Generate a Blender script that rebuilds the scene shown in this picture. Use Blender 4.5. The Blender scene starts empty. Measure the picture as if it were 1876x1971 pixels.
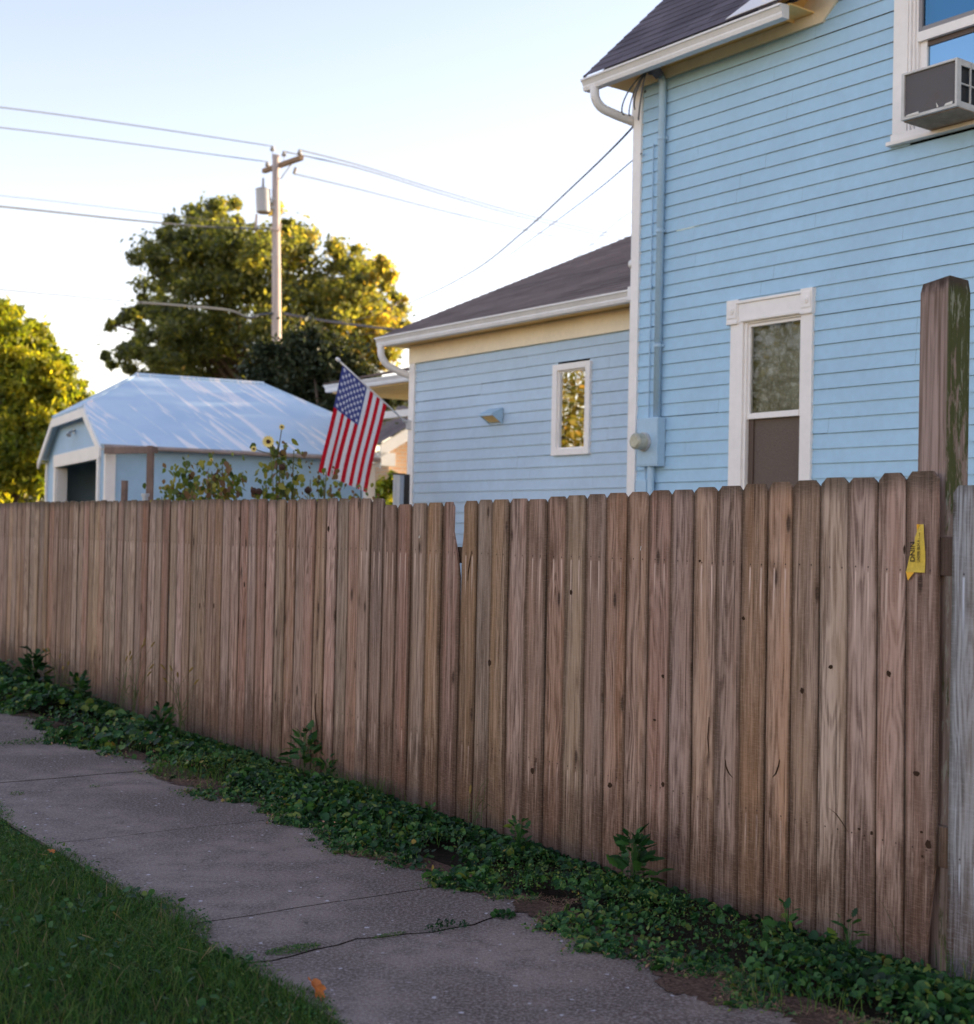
import bpy, math, random
import numpy as np
from mathutils import Vector, Matrix
random.seed(7); rng = np.random.default_rng(11)
C = bpy.context.scene.collection
R = math.radians

# ------------------------------------------------------------------ camera
F_PX, CX, CY = 2680.0, 938.0, 985.5
EYE = np.array([0.0, 0.0, 1.54]); PITCH, ROLL = .01769, .02073
CAMROT = Matrix.Rotation(math.pi/2+PITCH, 4, 'X') @ Matrix.Rotation(ROLL, 4, 'Z')
cd = bpy.data.cameras.new('camera'); cam = bpy.data.objects.new('camera', cd); C.objects.link(cam)
cam.matrix_world = Matrix.Translation(Vector(EYE)) @ CAMROT
cd.sensor_fit = 'HORIZONTAL'; cd.sensor_width = 56; cd.lens = 80; cd.clip_end = 2000
cd.dof.use_dof = True; cd.dof.focus_distance = 6.7; cd.dof.aperture_fstop = 4.8
bpy.context.scene.camera = cam

# ------------------------------------------------------------------ world, sun, exposure
SUN_AZ, SUN_EL = 64, 11
w = bpy.data.worlds.new('World'); bpy.context.scene.world = w; w.use_nodes = True
nt = w.node_tree
sky = nt.nodes.new('ShaderNodeTexSky'); sky.sky_type = 'NISHITA'; sky.sun_disc = False
sky.sun_elevation = R(SUN_EL); sky.sun_rotation = R(SUN_AZ)
sky.altitude = 200; sky.air_density = 1.0; sky.dust_density = .25; sky.ozone_density = 1.2
bg = nt.nodes['Background']; bg.inputs['Strength'].default_value = .14
tn_ = nt.nodes.new('ShaderNodeMix'); tn_.data_type = 'RGBA'; tn_.blend_type = 'MULTIPLY'; tn_.inputs[0].default_value = 1.0
tn_.inputs[7].default_value = (1.32, .965, .90, 1)
nt.links.new(sky.outputs[0], tn_.inputs[6]); nt.links.new(tn_.outputs[2], bg.inputs['Color'])
sd = bpy.data.lights.new('sun', 'SUN'); sd.energy = 5.0; sd.angle = R(.5); sd.color = (1, .80, .52)
so = bpy.data.objects.new('sun', sd); C.objects.link(so)
sv = Vector((math.sin(R(SUN_AZ))*math.cos(R(SUN_EL)), math.cos(R(SUN_AZ))*math.cos(R(SUN_EL)), math.sin(R(SUN_EL))))
so.rotation_euler = sv.to_track_quat('Z', 'Y').to_euler(); so.location = sv*60
vs = bpy.context.scene.view_settings
vs.view_transform = 'Standard'; vs.look = 'None'; vs.exposure = 1.68; vs.gamma = 1; vs.use_curve_mapping = False
bpy.context.scene.cycles.max_bounces = 7
bpy.context.scene.cycles.transparent_max_bounces = 12

# ------------------------------------------------------------------ frames
HO = np.array([1.58425, 12.674]); HA = .64
hd = np.array([math.sin(HA), -math.cos(HA)]); hn = np.array([-math.cos(HA), -math.sin(HA)])
F0 = np.array([1.67, 5.161]); fu = np.array([-.578, .816]); fu /= np.linalg.norm(fu); fin = np.array([fu[1], -fu[0]])
_R3 = np.array(CAMROT.to_3x3())
def ray(x, y):
    d = _R3 @ np.array([(x-CX)/F_PX, -(y-CY)/F_PX, -1.0]); return d/d[1]
def at(x, y, Y): return Vector(EYE + ray(x, y)*Y)
def wp(x, y, o=0.0):
    """house wall coordinates (s, z) of an image point, on the plane o metres outside the main wall"""
    p0 = HO+hn*o; r = ray(x, y); n = np.array([-hd[1], hd[0]]); t = n@(p0-EYE[:2])/(n@r[:2]); p = EYE+r*t
    return float((p[:2]-p0)@hd), float(p[2])
HROT = HA-math.pi/2
FROT = math.atan2(-fu[1], -fu[0])
def fw(s, v, z=0.0):
    """fence frame: s metres along the fence (away), v metres towards the street"""
    p = F0+fu*s-fin*v; return Vector((p[0], p[1], z))

# ------------------------------------------------------------------ object helpers
def tag(o, label=None, cat=None, group=None, kind=None):
    if label: o['label'] = label
    if cat: o['category'] = cat
    if group: o['group'] = group
    if kind: o['kind'] = kind
    return o
def empty(name, loc=(0, 0, 0), rz=0.0, **k):
    o = bpy.data.objects.new(name, None); C.objects.link(o); o.location = loc; o.rotation_euler = (0, 0, rz)
    o.empty_display_size = .1
    return tag(o, **k)
class MB:
    def __init__(s): s.v = []; s.f = []; s.m = []
    def face(s, pts, m=0):
        i = len(s.v); s.v += [tuple(p) for p in pts]; s.f.append(tuple(range(i, i+len(pts)))); s.m.append(m)
    def box(s, x0, y0, z0, x1, y1, z1, m=0):
        i = len(s.v)
        s.v += [(x0,y0,z0),(x1,y0,z0),(x1,y1,z0),(x0,y1,z0),(x0,y0,z1),(x1,y0,z1),(x1,y1,z1),(x0,y1,z1)]
        for q in ((0,3,2,1),(4,5,6,7),(0,1,5,4),(1,2,6,5),(2,3,7,6),(3,0,4,7)):
            s.f.append(tuple(i+k for k in q)); s.m.append(m)
    def prism(s, prof, y0, y1, m=0, ax='y'):
        """profile points (a, z) extruded between two values of the third axis"""
        n = len(prof); i = len(s.v)
        for t in (y0, y1):
            for a, z in prof: s.v.append((a, t, z) if ax == 'y' else (t, a, z))
        s.f.append(tuple(range(i, i+n))); s.f.append(tuple(range(i+2*n-1, i+n-1, -1))); s.m += [m, m]
        for k in range(n):
            l = (k+1) % n; s.f.append((i+k, i+l, i+n+l, i+n+k)); s.m.append(m)
    def ring(s, pts): i = len(s.v); s.v += [tuple(p) for p in pts]; return i
    def tube(s, path, r, n=10, m=0, caps=True, sq=None):
        path = [Vector(p) for p in path]
        rs = r if isinstance(r, (list, tuple)) else [r]*len(path)
        base = None; up = None
        for k, p in enumerate(path):
            d = (path[min(k+1, len(path)-1)]-path[max(k-1, 0)]).normalized()
            if up is None:
                up = Vector((0, 0, 1)) if abs(d.z) < .9 else Vector((1, 0, 0))
            a = d.cross(up).normalized(); up = a.cross(d).normalized()
            ra, rb = (rs[k], rs[k]) if sq is None else (rs[k], rs[k]*sq)
            pts = [p+a*(math.cos(2*math.pi*(j+.5)/n)*ra)+up*(math.sin(2*math.pi*(j+.5)/n)*rb) for j in range(n)]
            i = s.ring(pts)
            if base is not None:
                for j in range(n):
                    l = (j+1) % n; s.f.append((base+j, base+l, i+l, i+j)); s.m.append(m)
            elif caps: s.f.append(tuple(i+j for j in range(n-1, -1, -1))); s.m.append(m)
            base = i
        if caps: s.f.append(tuple(base+j for j in range(n))); s.m.append(m)
    def build(s, name, mats, parent=None, smooth=False, bevel=0.0):
        me = bpy.data.meshes.new(name); me.from_pydata(s.v, [], s.f); me.validate()
        for x in (mats if isinstance(mats, (list, tuple)) else [mats]): me.materials.append(x)
        if len(me.polygons) == len(s.m): me.polygons.foreach_set('material_index', s.m)
        if smooth: me.polygons.foreach_set('use_smooth', [True]*len(me.polygons))
        me.update()
        o = bpy.data.objects.new(name, me); C.objects.link(o)
        if parent: o.parent = parent
        if bevel:
            b = o.modifiers.new('bevel', 'BEVEL'); b.width = bevel; b.segments = 2; b.limit_method = 'ANGLE'
        return o
def npmesh(name, V, Fc, mat, tone=None, parent=None, smooth=False):
    V = np.asarray(V, np.float32); Fc = np.asarray(Fc, np.int32); n, k = Fc.shape
    me = bpy.data.meshes.new(name); me.vertices.add(len(V)); me.vertices.foreach_set('co', V.ravel())
    me.loops.add(n*k); me.loops.foreach_set('vertex_index', Fc.ravel())
    me.polygons.add(n); me.polygons.foreach_set('loop_start', np.arange(n, dtype=np.int32)*k)
    me.polygons.foreach_set('loop_total', np.full(n, k, np.int32))
    if smooth: me.polygons.foreach_set('use_smooth', np.ones(n, bool))
    if tone is not None:
        a = me.attributes.new('tone', 'FLOAT', 'POINT'); a.data.foreach_set('value', np.asarray(tone, np.float32))
    me.materials.append(mat); me.update(calc_edges=True); me.validate()
    o = bpy.data.objects.new(name, me); C.objects.link(o)
    if parent: o.parent = parent
    return o
def scatter(T, TF, P, X, Y, Z, S, tone):
    """copies of template T (m,3) with faces TF at P (n,3), axes X,Y,Z (n,3), scale S (n,) or (n,3)"""
    S = np.asarray(S); S = S[:, None]*np.ones((1, 3)) if S.ndim == 1 else S
    n, m = len(P), len(T)
    V = (P[:, None, :] + (T[None, :, 0:1]*S[:, None, 0:1])*X[:, None, :] + (T[None, :, 1:2]*S[:, None, 1:2])*Y[:, None, :] + (T[None, :, 2:3]*S[:, None, 2:3])*Z[:, None, :])
    Fc = (np.asarray(TF)[None] + (np.arange(n)*m)[:, None, None])
    return V.reshape(-1, 3), Fc.reshape(-1, len(TF[0])), np.repeat(tone, m)
def frame_from(Zv, rng=rng, spin=None):
    Zv = Zv/np.linalg.norm(Zv, axis=1, keepdims=True)
    r = rng.normal(size=Zv.shape) if spin is None else spin
    X = np.cross(r, Zv); X /= np.linalg.norm(X, axis=1, keepdims=True)+1e-9
    return X, np.cross(Zv, X), Zv

# ------------------------------------------------------------------ material helpers
class NG:
    def __init__(s, name):
        s.mat = bpy.data.materials.new(name); s.mat.use_nodes = True; s.t = s.mat.node_tree
        s.p = s.t.nodes['Principled BSDF']; s.out = s.t.nodes['Material Output']
    def n(s, typ, ins=None, **kw):
        nd = s.t.nodes.new('ShaderNode'+typ)
        for k, v in kw.items(): setattr(nd, k, v)
        for k, v in (ins or {}).items(): s.set(nd.inputs[k], v)
        return nd
    def set(s, sock, v):
        if hasattr(v, 'is_output') or isinstance(v, bpy.types.NodeSocket): s.t.links.new(v, sock)
        elif isinstance(v, bpy.types.Node): s.t.links.new(v.outputs[0], sock)
        else: sock.default_value = v
    def m(s, op, a, b=0.0, c=0.0, clamp=False):
        nd = s.n('Math', operation=op, use_clamp=clamp)
        for i, v in enumerate((a, b, c)): s.set(nd.inputs[i], v)
        return nd.outputs[0]
    def mix(s, f, a, b, blend='MIX'):
        nd = s.n('Mix', data_type='RGBA', blend_type=blend)
        s.set(nd.inputs[0], f); s.set(nd.inputs[6], a if not isinstance(a, tuple) else (*a, 1)[:4]); s.set(nd.inputs[7], b if not isinstance(b, tuple) else (*b, 1)[:4])
        return nd.outputs[2]
    def coord(s, which='Object'): return s.n('TexCoord').outputs[which]
    def mapv(s, v, scale=(1, 1, 1), loc=(0, 0, 0), rot=(0, 0, 0)):
        nd = s.n('Mapping'); s.set(nd.inputs['Vector'], v); nd.inputs['Scale'].default_value = scale; nd.inputs['Rotation'].default_value = rot
        s.set(nd.inputs['Location'], loc) ; return nd.outputs[0]
    def noise(s, v, scale=5.0, detail=4.0, rough=.55, dist=0.0):
        nd = s.n('TexNoise', {'Vector': v, 'Scale': scale, 'Detail': detail, 'Roughness': rough, 'Distortion': dist}); return nd.outputs[0]
    def ramp(s, v, a, b, lo=0.0, hi=1.0):
        nd = s.n('MapRange', interpolation_type='SMOOTHSTEP'); s.set(nd.inputs[0], v)
        for i, q in zip((1, 2, 3, 4), (a, b, lo, hi)): s.set(nd.inputs[i], q)
        return nd.outputs[0]
    def sep(s, v): nd = s.n('SeparateXYZ', {0: v}); return nd.outputs
    def bump(s, h, strength=.3, dist=.01):
        nd = s.n('Bump', {'Height': h, 'Strength': strength, 'Distance': dist}); s.set(s.p.inputs['Normal'], nd.outputs[0]); return nd
    def col(s, c, rough=.6, spec=.5, metal=0.0):
        s.set(s.p.inputs['Base Color'], c if not isinstance(c, tuple) else (*c, 1)[:4]); s.set(s.p.inputs['Roughness'], rough)
        s.p.inputs['Specular IOR Level'].default_value = spec; s.set(s.p.inputs['Metallic'], metal); return s
def paint(name, c, rough=.55, var=.06, scale=3.0, dirt=.12, spec=.4, bump=.05):
    g = NG(name); v = g.coord()
    a = g.noise(v, scale, 5, .6); b = g.noise(v, scale*9, 4, .6)
    k = g.m('ADD', g.ramp(a, .25, .75, 1-var, 1+var), g.ramp(b, .3, .7, -var*.5, var*.5))
    cc = g.mix(1.0, c, g.n('CombineColor', {0: k, 1: k, 2: k}).outputs[0], 'MULTIPLY')
    d = g.m('MULTIPLY', g.ramp(g.noise(g.mapv(v, (1, 1, .35)), scale*2.3, 6, .7), .56, .8), dirt)
    cc = g.mix(d, cc, (c[0]*.45, c[1]*.4, c[2]*.35))
    g.col(cc, rough, spec); g.bump(b, bump, .004); return g.mat
def plain(name, c, rough=.6, spec=.4, metal=0.0):
    g = NG(name); g.col(c, rough, spec, metal); return g.mat
M = {}
def wood(name, light, dark, nails=True, algae=.5):
    g = NG(name); v = g.coord(); info = g.n('ObjectInfo'); rnd = info.outputs['Random']
    off = g.n('CombineXYZ', {0: g.m('MULTIPLY', rnd, 41.0), 1: 0.0, 2: g.m('MULTIPLY', rnd, 173.0)}).outputs[0]
    vo = g.n('VectorMath', {0: v, 1: off}, operation='ADD').outputs[0]
    x, y, z = g.sep(v)[0:3]
    warp = g.noise(g.mapv(vo, (7, 7, 1.1)), 1.0, 2, .5)
    # cathedral rings
    ring = g.m('SINE', g.m('MULTIPLY', g.m('ADD', warp, g.m('MULTIPLY', g.m('ABSOLUTE', x), 2.2)), 75.0))
    ring = g.ramp(ring, -.9, 1.0)
    g1 = g.noise(g.mapv(vo, (60, 60, 1.7)), 1.0, 5, .65, .3)
    g2 = g.noise(g.mapv(vo, (260, 260, 7)), 1.0, 4, .6)
    g3 = g.noise(g.mapv(vo, (9, 9, .7)), 1.0, 3, .5)
    h = g.m('ADD', g.m('MULTIPLY', g1, .55), g.m('ADD', g.m('MULTIPLY', g2, .35), g.m('MULTIPLY', ring, g.ramp(g.m('FRACT', g.m('MULTIPLY', rnd, 91.7)), .3, 1.0, .0, .10))))
    f = g.ramp(h, .33, .60)
    c = g.mix(f, dark, light)
    c = g.mix(g.ramp(g3, .35, .7, 0, .5), c, (light[0]*.8, light[1]*.66, light[2]*.5))
    ck = g.noise(g.mapv(vo, (95, 95, 1.1)), 1.0, 3, .6, .2); c = g.mix(g.ramp(ck, .60, .70, 0, .75), c, (dark[0]*.5, dark[1]*.5, dark[2]*.5))
    bl_ = g.noise(g.mapv(vo, (13, 13, 2.2)), 1.0, 5, .7); c = g.mix(g.ramp(bl_, .54, .72, 0, .55), c, (dark[0]*.9, dark[1]*.9, dark[2]*.85)); c = g.mix(g.ramp(bl_, .28, .42, .30, 0), c, (light[0]*1.15, light[1]*1.2, light[2]*1.25))
    # board to board tone
    hv = g.n('HueSaturation', {'Hue': g.m('ADD', .5, g.m('MULTIPLY', g.m('SUBTRACT', g.m('FRACT', g.m('MULTIPLY', rnd, 7.3)), .5), .03)),
        'Saturation': g.ramp(g.m('FRACT', g.m('MULTIPLY', rnd, 13.7)), 0, 1, .85, 1.15),
        'Value': g.ramp(g.m('FRACT', g.m('MULTIPLY', rnd, 29.1)), 0, 1, .84, 1.12), 'Color': c})
    c = hv.outputs[0]
    # knots
    vor = g.n('TexVoronoi', {'Vector': g.mapv(vo, (15, 15, 4.6)), 'Scale': 1.0, 'Randomness': 1.0})
    sel = g.sep(vor.outputs['Color'])[0]
    kn = g.m('MULTIPLY', g.ramp(vor.outputs['Distance'], .10, .23, 1, 0), g.ramp(sel, .80, .82))
    halo = g.m('MULTIPLY', g.ramp(vor.outputs['Distance'], .15, .55, 1, 0), g.ramp(sel, .80, .82))
    c = g.mix(g.m('MULTIPLY', halo, .35), c, (dark[0]*.9, dark[1]*.8, dark[2]*.7))
    c = g.mix(g.m('MULTIPLY', kn, .85), c, (.035, .02, .014))
    bh = g.m('SUBTRACT', h, g.m('MULTIPLY', kn, .6))
    if nails:
        # washed streaks running down from the two nail rows, and the nail heads
        jit = g.m('MULTIPLY', g.m('SUBTRACT', g.m('FRACT', g.m('MULTIPLY', rnd, 57.0)), .5), .02)
        wob = g.m('MULTIPLY', g.m('SUBTRACT', g.noise(g.mapv(vo, (3, 3, 5)), 1.0, 2), .5), .008)
        ax = g.m('ABSOLUTE', g.m('SUBTRACT', g.m('ABSOLUTE', g.m('ADD', g.m('ADD', x, jit), wob)), .031))
        band = g.ramp(ax, .0028, .0058, 1, 0)
        ln = g.m('ADD', .10, g.m('MULTIPLY', g.noise(g.mapv(vo, (25, 25, .2)), 1.0, 1), .35))
        def row(z0):
            dz = g.m('SUBTRACT', z0, z)
            return g.m('MULTIPLY', g.ramp(dz, 0.0, .012), g.ramp(g.m('DIVIDE', dz, ln), .35, 1.0, 1, 0))
        st = g.m('MULTIPLY', band, g.m('ADD', row(1.475), g.m('MULTIPLY', row(.44), .7), clamp=True))
        st = g.m('MULTIPLY', st, g.ramp(g2, .25, .55, .30, .8)); st = g.m('MULTIPLY', st, g.ramp(g.m('FRACT', g.m('MULTIPLY', rnd, 33.3)), .05, .8, .15, 1.0))
        c = g.mix(g.m('MULTIPLY', st, .95), c, (light[0]*1.5, light[1]*1.6, light[2]*1.75))
        ny = g.m('MINIMUM', g.m('ABSOLUTE', g.m('SUBTRACT', z, g.m('ADD', 1.485, g.m('MULTIPLY', jit, .6)))), g.m('ABSOLUTE', g.m('SUBTRACT', z, .452)))
        nd = g.m('SQRT', g.m('ADD', g.m('MULTIPLY', ax, ax), g.m('MULTIPLY', ny, ny)))
        c = g.mix(g.ramp(nd, .0025, .0048, .9, 0), c, (.03, .02, .016))
    eg = g.m('MULTIPLY', g.ramp(g.m('ADD', g.m('ABSOLUTE', x), g.m('MULTIPLY', g.m('SUBTRACT', g.noise(g.mapv(vo, (20, 20, 2.2)), 1.0, 4, .7), .5), .045)), .048, .074), .75)
    c = g.mix(eg, c, (dark[0]*.55, dark[1]*.55, dark[2]*.45))  # ragged edge stain, painted dark to deepen the shaded gaps between boards
    # rot and soil splash climbing the foot, ragged; algae in patches
    pz = g.m('ADD', z, g.m('MULTIPLY', g.m('SUBTRACT', g.noise(g.mapv(vo, (14, 14, 3.4)), 1.0, 5, .7), .5), 1.0))
    pz = g.m('ADD', pz, g.m('MULTIPLY', g.m('SUBTRACT', g1, .5), .5))
    foot = g.m('MULTIPLY', g.ramp(pz, .20, .60, 1, 0), g.ramp(g2, .3, .6, 1.0, .6))
    c = g.mix(g.m('MULTIPLY', foot, .92), c, (.055, .026, .016))
    top = g.m('MULTIPLY', g.ramp(g.m('ADD', z, g.m('MULTIPLY', g.m('SUBTRACT', warp, .5), .16)), 1.735, 1.83), .72)
    c = g.mix(top, c, (.055, .042, .028))
    al = g.m('MULTIPLY', g.ramp(g.noise(g.mapv(vo, (10, 10, 2.4)), 1.0, 5, .7), .60, .78), algae)
    c = g.mix(al, c, (.075, .07, .03))
    saw = g.noise(g.mapv(vo, (30, 30, 330)), 1.0, 2, .5); c = g.mix(g.ramp(saw, .45, .75, 0, .16), c, (light[0]*1.2, light[1]*1.2, light[2]*1.25))
    g.col(c, .85, .22); g.bump(g.m('ADD', bh, g.m('MULTIPLY', saw, .15)), .8, .005); return g.mat
M['fence'] = wood('weathered_cedar', (.475, .335, .262), (.118, .070, .048))
M['fence_grey'] = wood('grey_cedar', (.43, .44, .47), (.15, .14, .14), algae=.6)
M['rail'] = wood('rail_wood', (.20, .15, .12), (.08, .05, .04), nails=False)

# mossy post
g = NG('mossy_post'); v = g.coord(); x, y, z = g.sep(v)[0:3]
g1 = g.noise(g.mapv(v, (55, 55, 1.6)), 1, 5, .65, .3); g2 = g.noise(g.mapv(v, (16, 16, 3.2)), 1, 6, .72)
c = g.mix(g.ramp(g1, .3, .7), (.15, .10, .08), (.40, .30, .265))
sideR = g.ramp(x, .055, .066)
moss = g.m('MULTIPLY', sideR, g.ramp(g.m('ADD', g2, g.ramp(z, 1.4, 2.5, -.10, .10)), .43, .52))
lich = g.m('MULTIPLY', sideR, g.ramp(g.noise(g.mapv(v, (30, 30, 6), (3, 1, 9)), 1, 5, .75), .55, .62))
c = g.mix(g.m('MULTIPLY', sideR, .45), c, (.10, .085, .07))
c = g.mix(g.m('MULTIPLY', moss, .92), c, (.045, .06, .014)); c = g.mix(g.m('MULTIPLY', lich, .6), c, (.30, .32, .27))
edge = g.ramp(g.m('ADD', z, g.m('MULTIPLY', g2, .16)), 2.56, 2.62)
c = g.mix(g.m('MULTIPLY', edge, .8), c, (.03, .022, .018))
g.col(c, .9, .2); g.bump(g.m('ADD', g1, g.m('MULTIPLY', moss, .5)), .6, .004); M['post'] = g.mat

# house paints
BLUE = (.385, .600, .785)
M['siding'] = paint('blue_siding', BLUE, .5, .05, 1.6, .10, .35)
M['siding_wing'] = paint('blue_siding_in_wing_light', (.475, .62, .765), .5, .05, 1.6, .10, .35)  # same paint as the main wall; the wing's paler light is coloured in
M['lip'] = paint('grimy_siding_butt', (.75, .55, .40), .8, .2, 6, .2)
M['trim'] = paint('cream_trim', (.90, .86, .83), .5, .04, 2, .08)
M['warmtrim'] = paint('bounce_tinted_cream_trim', (.92, .62, .24), .5, .08, 2, .12)  # orange bounce glow under the eaves put into the soffit colour
M['frieze'] = paint('bounce_tinted_cream_frieze', (.92, .80, .60), .5, .06, 2, .1)  # cream with the warm bounce light painted into it
M['white'] = paint('white_aluminium', (.84, .82, .81), .4, .05, 4, .15)
def glass(name, tint=(1, 1, 1), refl=.35, rough=.01, gc=(.95, .97, 1)):
    g = NG(name)
    gl = g.n('BsdfGlossy', {'Color': (*gc, 1), 'Roughness': rough}); tr = g.n('BsdfTransparent', {'Color': (*tint, 1)})
    fr = g.n('Fresnel', {'IOR': 1.5}); nz = g.noise(g.coord(), 3, 2)
    b = g.n('Bump', {'Height': nz, 'Strength': .04, 'Distance': .02}); g.set(gl.inputs['Normal'], b.outputs[0])
    k = g.m('ADD', fr.outputs[0], refl, clamp=True)
    mx = g.n('MixShader', {0: k}); g.t.links.new(tr.outputs[0], mx.inputs[1]); g.t.links.new(gl.outputs[0], mx.inputs[2])
    g.t.links.new(mx.outputs[0], g.out.inputs['Surface']); return g.mat
M['glass'] = glass('window_glass', (.80, .82, .80), .0)
M['glass_strong'] = glass('reflective_glass', (.5, .55, .55), .62)
g = NG('lace_curtain'); v = g.coord(); a = g.noise(v, 7, 4, .6); b = g.n('TexVoronoi', {'Vector': v, 'Scale': 42.0}).outputs[0]
c = g.mix(g.ramp(a, .3, .7), (.30, .28, .22), (.55, .54, .47)); c = g.mix(g.ramp(b, .2, .5, 0, .35), c, (.18, .17, .13))
g.col(c, .9, .1); M['curtain'] = g.mat
g = NG('insect_screen'); v = g.coord(); b = g.noise(v, 160, 2); g.col(g.mix(g.ramp(b, .4, .6), (.11, .085, .072), (.18, .14, .115)), .8, .2); M['screen'] = g.mat
M['dark'] = plain('dark_room', (.012, .011, .010), .9)
M['brownframe'] = plain('bronze_frame', (.10, .065, .05), .5)
M['greyframe'] = plain('grey_sash', (.26, .25, .26), .5)
def shingle_mat(name, c1, c2):
    g = NG(name); v = g.coord()
    br = g.n('TexBrick', {'Vector': g.mapv(v, (1, 1, 1)), 'Color1': (*c1, 1), 'Color2': (*c2, 1), 'Mortar': (c1[0]*.45, c1[1]*.45, c1[2]*.45, 1), 'Scale': 1.0, 'Mortar Size': .004, 'Brick Width': .3, 'Row Height': .14, 'Bias': -.1})
    n1 = g.noise(v, 240, 3, .7); n2 = g.noise(v, 1.1, 4, .6)
    c = g.mix(g.ramp(n1, .3, .7, 0, .6), br.outputs[0], (c1[0]*.55, c1[1]*.55, c1[2]*.55), 'MIX')
    c = g.mix(g.ramp(n2, .35, .75, 0, .35), c, (c2[0]*1.4, c2[1]*1.35, c2[2]*1.3))
    g.col(c, .9, .3); g.bump(n1, .5, .004); return g.mat
M['shingle'] = shingle_mat('purple_grey_shingle', (.095, .082, .105), (.17, .15, .185))
M['shingle_brown'] = shingle_mat('brown_shingle', (.17, .125, .115), (.27, .21, .195))

# garage roof: pale blue sheet metal with streaks of grazing sun painted into its colour
g = NG('sun_streaked_roof_metal'); v = g.coord(); x, y, z = g.sep(v)[0:3]
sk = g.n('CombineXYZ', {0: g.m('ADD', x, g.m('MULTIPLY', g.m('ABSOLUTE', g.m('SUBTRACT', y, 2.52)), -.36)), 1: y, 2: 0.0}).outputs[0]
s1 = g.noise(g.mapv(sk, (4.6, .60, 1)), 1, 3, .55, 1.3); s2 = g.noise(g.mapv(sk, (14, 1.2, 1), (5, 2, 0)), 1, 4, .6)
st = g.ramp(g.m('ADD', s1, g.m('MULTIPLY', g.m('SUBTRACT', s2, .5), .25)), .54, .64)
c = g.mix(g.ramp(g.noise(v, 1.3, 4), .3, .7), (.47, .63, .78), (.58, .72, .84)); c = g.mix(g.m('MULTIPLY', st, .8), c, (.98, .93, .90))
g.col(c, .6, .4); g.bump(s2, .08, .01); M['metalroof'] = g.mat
M['garage'] = paint('garage_blue', (.37, .56, .75), .6, .06, 1.0, .1)
M['rust'] = paint('rusty_gutter', (.36, .29, .27), .7, .2, 3, .4)
M['oldwood'] = paint('old_brown_timber', (.20, .135, .11), .85, .2, 6, .3)
g = NG('power_pole_wood'); v = g.coord(); a = g.noise(g.mapv(v, (22, 22, .8)), 1, 5, .65)
g.col(g.mix(g.ramp(a, .3, .7), (.36, .29, .26), (.60, .52, .48)), .85, .2); g.bump(a, .4, .01); M['pole'] = g.mat
M['crossarm'] = paint('crossarm_timber', (.24, .16, .10), .85, .15, 3, .3)
M['tank'] = paint('transformer_grey', (.42, .43, .46), .45, .05, 2, .15)
M['ceramic'] = plain('insulator', (.25, .24, .24), .3)
M['wire'] = plain('cable', (.10, .11, .13), .8, .1)
M['cablegrey'] = plain('grey_cable', (.16, .15, .165), .8, .1)
M['steel'] = paint('galvanised_steel', (.45, .47, .50), .35, .1, 5, .15, .6)
M['black'] = plain('black_plastic', (.02, .02, .022), .5)
M['pipeblue'] = paint('blue_painted_metal', (.40, .58, .74), .45, .05, 4, .1)

# bricks of the far house
g = NG('tan_brick'); v = g.coord()
bx, by, bz = g.sep(v)[0:3]
br = g.n('TexBrick', {'Vector': g.n('CombineXYZ', {0: g.m('ADD', bx, by), 1: bz, 2: 0.0}).outputs[0], 'Color1': (.60, .38, .25, 1), 'Color2': (.52, .31, .20, 1), 'Mortar': (.5, .42, .34, 1), 'Scale': 1.0, 'Mortar Size': .012, 'Brick Width': .22, 'Row Height': .075})
g.col(br.outputs[0], .85, .2); g.bump(br.outputs[1], .3, .01); M['brick'] = g.mat

# concrete
g = NG('old_concrete'); v = g.coord()
big = g.noise(v, .9, 5, .6, .4); mid = g.noise(v, 5.0, 6, .65); fine = g.noise(v, 70, 4, .8); grit = g.noise(v, 170, 3, .7)
c = g.mix(g.ramp(big, .36, .62), (.105, .070, .058), (.285, .210, .178))
c = g.mix(g.ramp(mid, .42, .66, 0, .75), c, (.085, .058, .050))
c = g.mix(g.ramp(fine, .44, .60, 0, .75), c, (.37, .30, .27))
c = g.mix(g.ramp(grit, .5, .66, 0, .7), c, (.07, .055, .05))
vo = g.n('TexVoronoi', {'Vector': g.mapv(v, (1, 1, 1)), 'Scale': 21.0, 'Randomness': 1.0})
sz = g.sep(vo.outputs['Color']); sp = g.m('MULTIPLY', g.ramp(g.m('ADD', g.m('ADD', vo.outputs['Distance'], g.m('MULTIPLY', sz[1], .22)), g.m('MULTIPLY', g.m('SUBTRACT', g.noise(v, 60, 3), .5), .55)), .16, .24, 1, 0), g.ramp(sz[0], .60, .62))
c = g.mix(g.m('MULTIPLY', g.m('MULTIPLY', sp, g.ramp(g.noise(v, 1.7, 3), .3, .55)), .95), c, (.56, .52, .56))
vo2 = g.n('TexVoronoi', {'Vector': g.mapv(v, (1, 1, 1), (7, 3, 0)), 'Scale': 9.0, 'Randomness': 1.0})
dk = g.m('MULTIPLY', g.ramp(vo2.outputs['Distance'], .05, .12, 1, 0), g.ramp(g.sep(vo2.outputs['Color'])[0], .72, .74))
c = g.mix(g.m('MULTIPLY', dk, .8), c, (.06, .045, .04))
g.col(c, .85, .35); g.bump(g.m('ADD', fine, g.m('MULTIPLY', grit, .6)), .55, .004); M['concrete'] = g.mat
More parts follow.
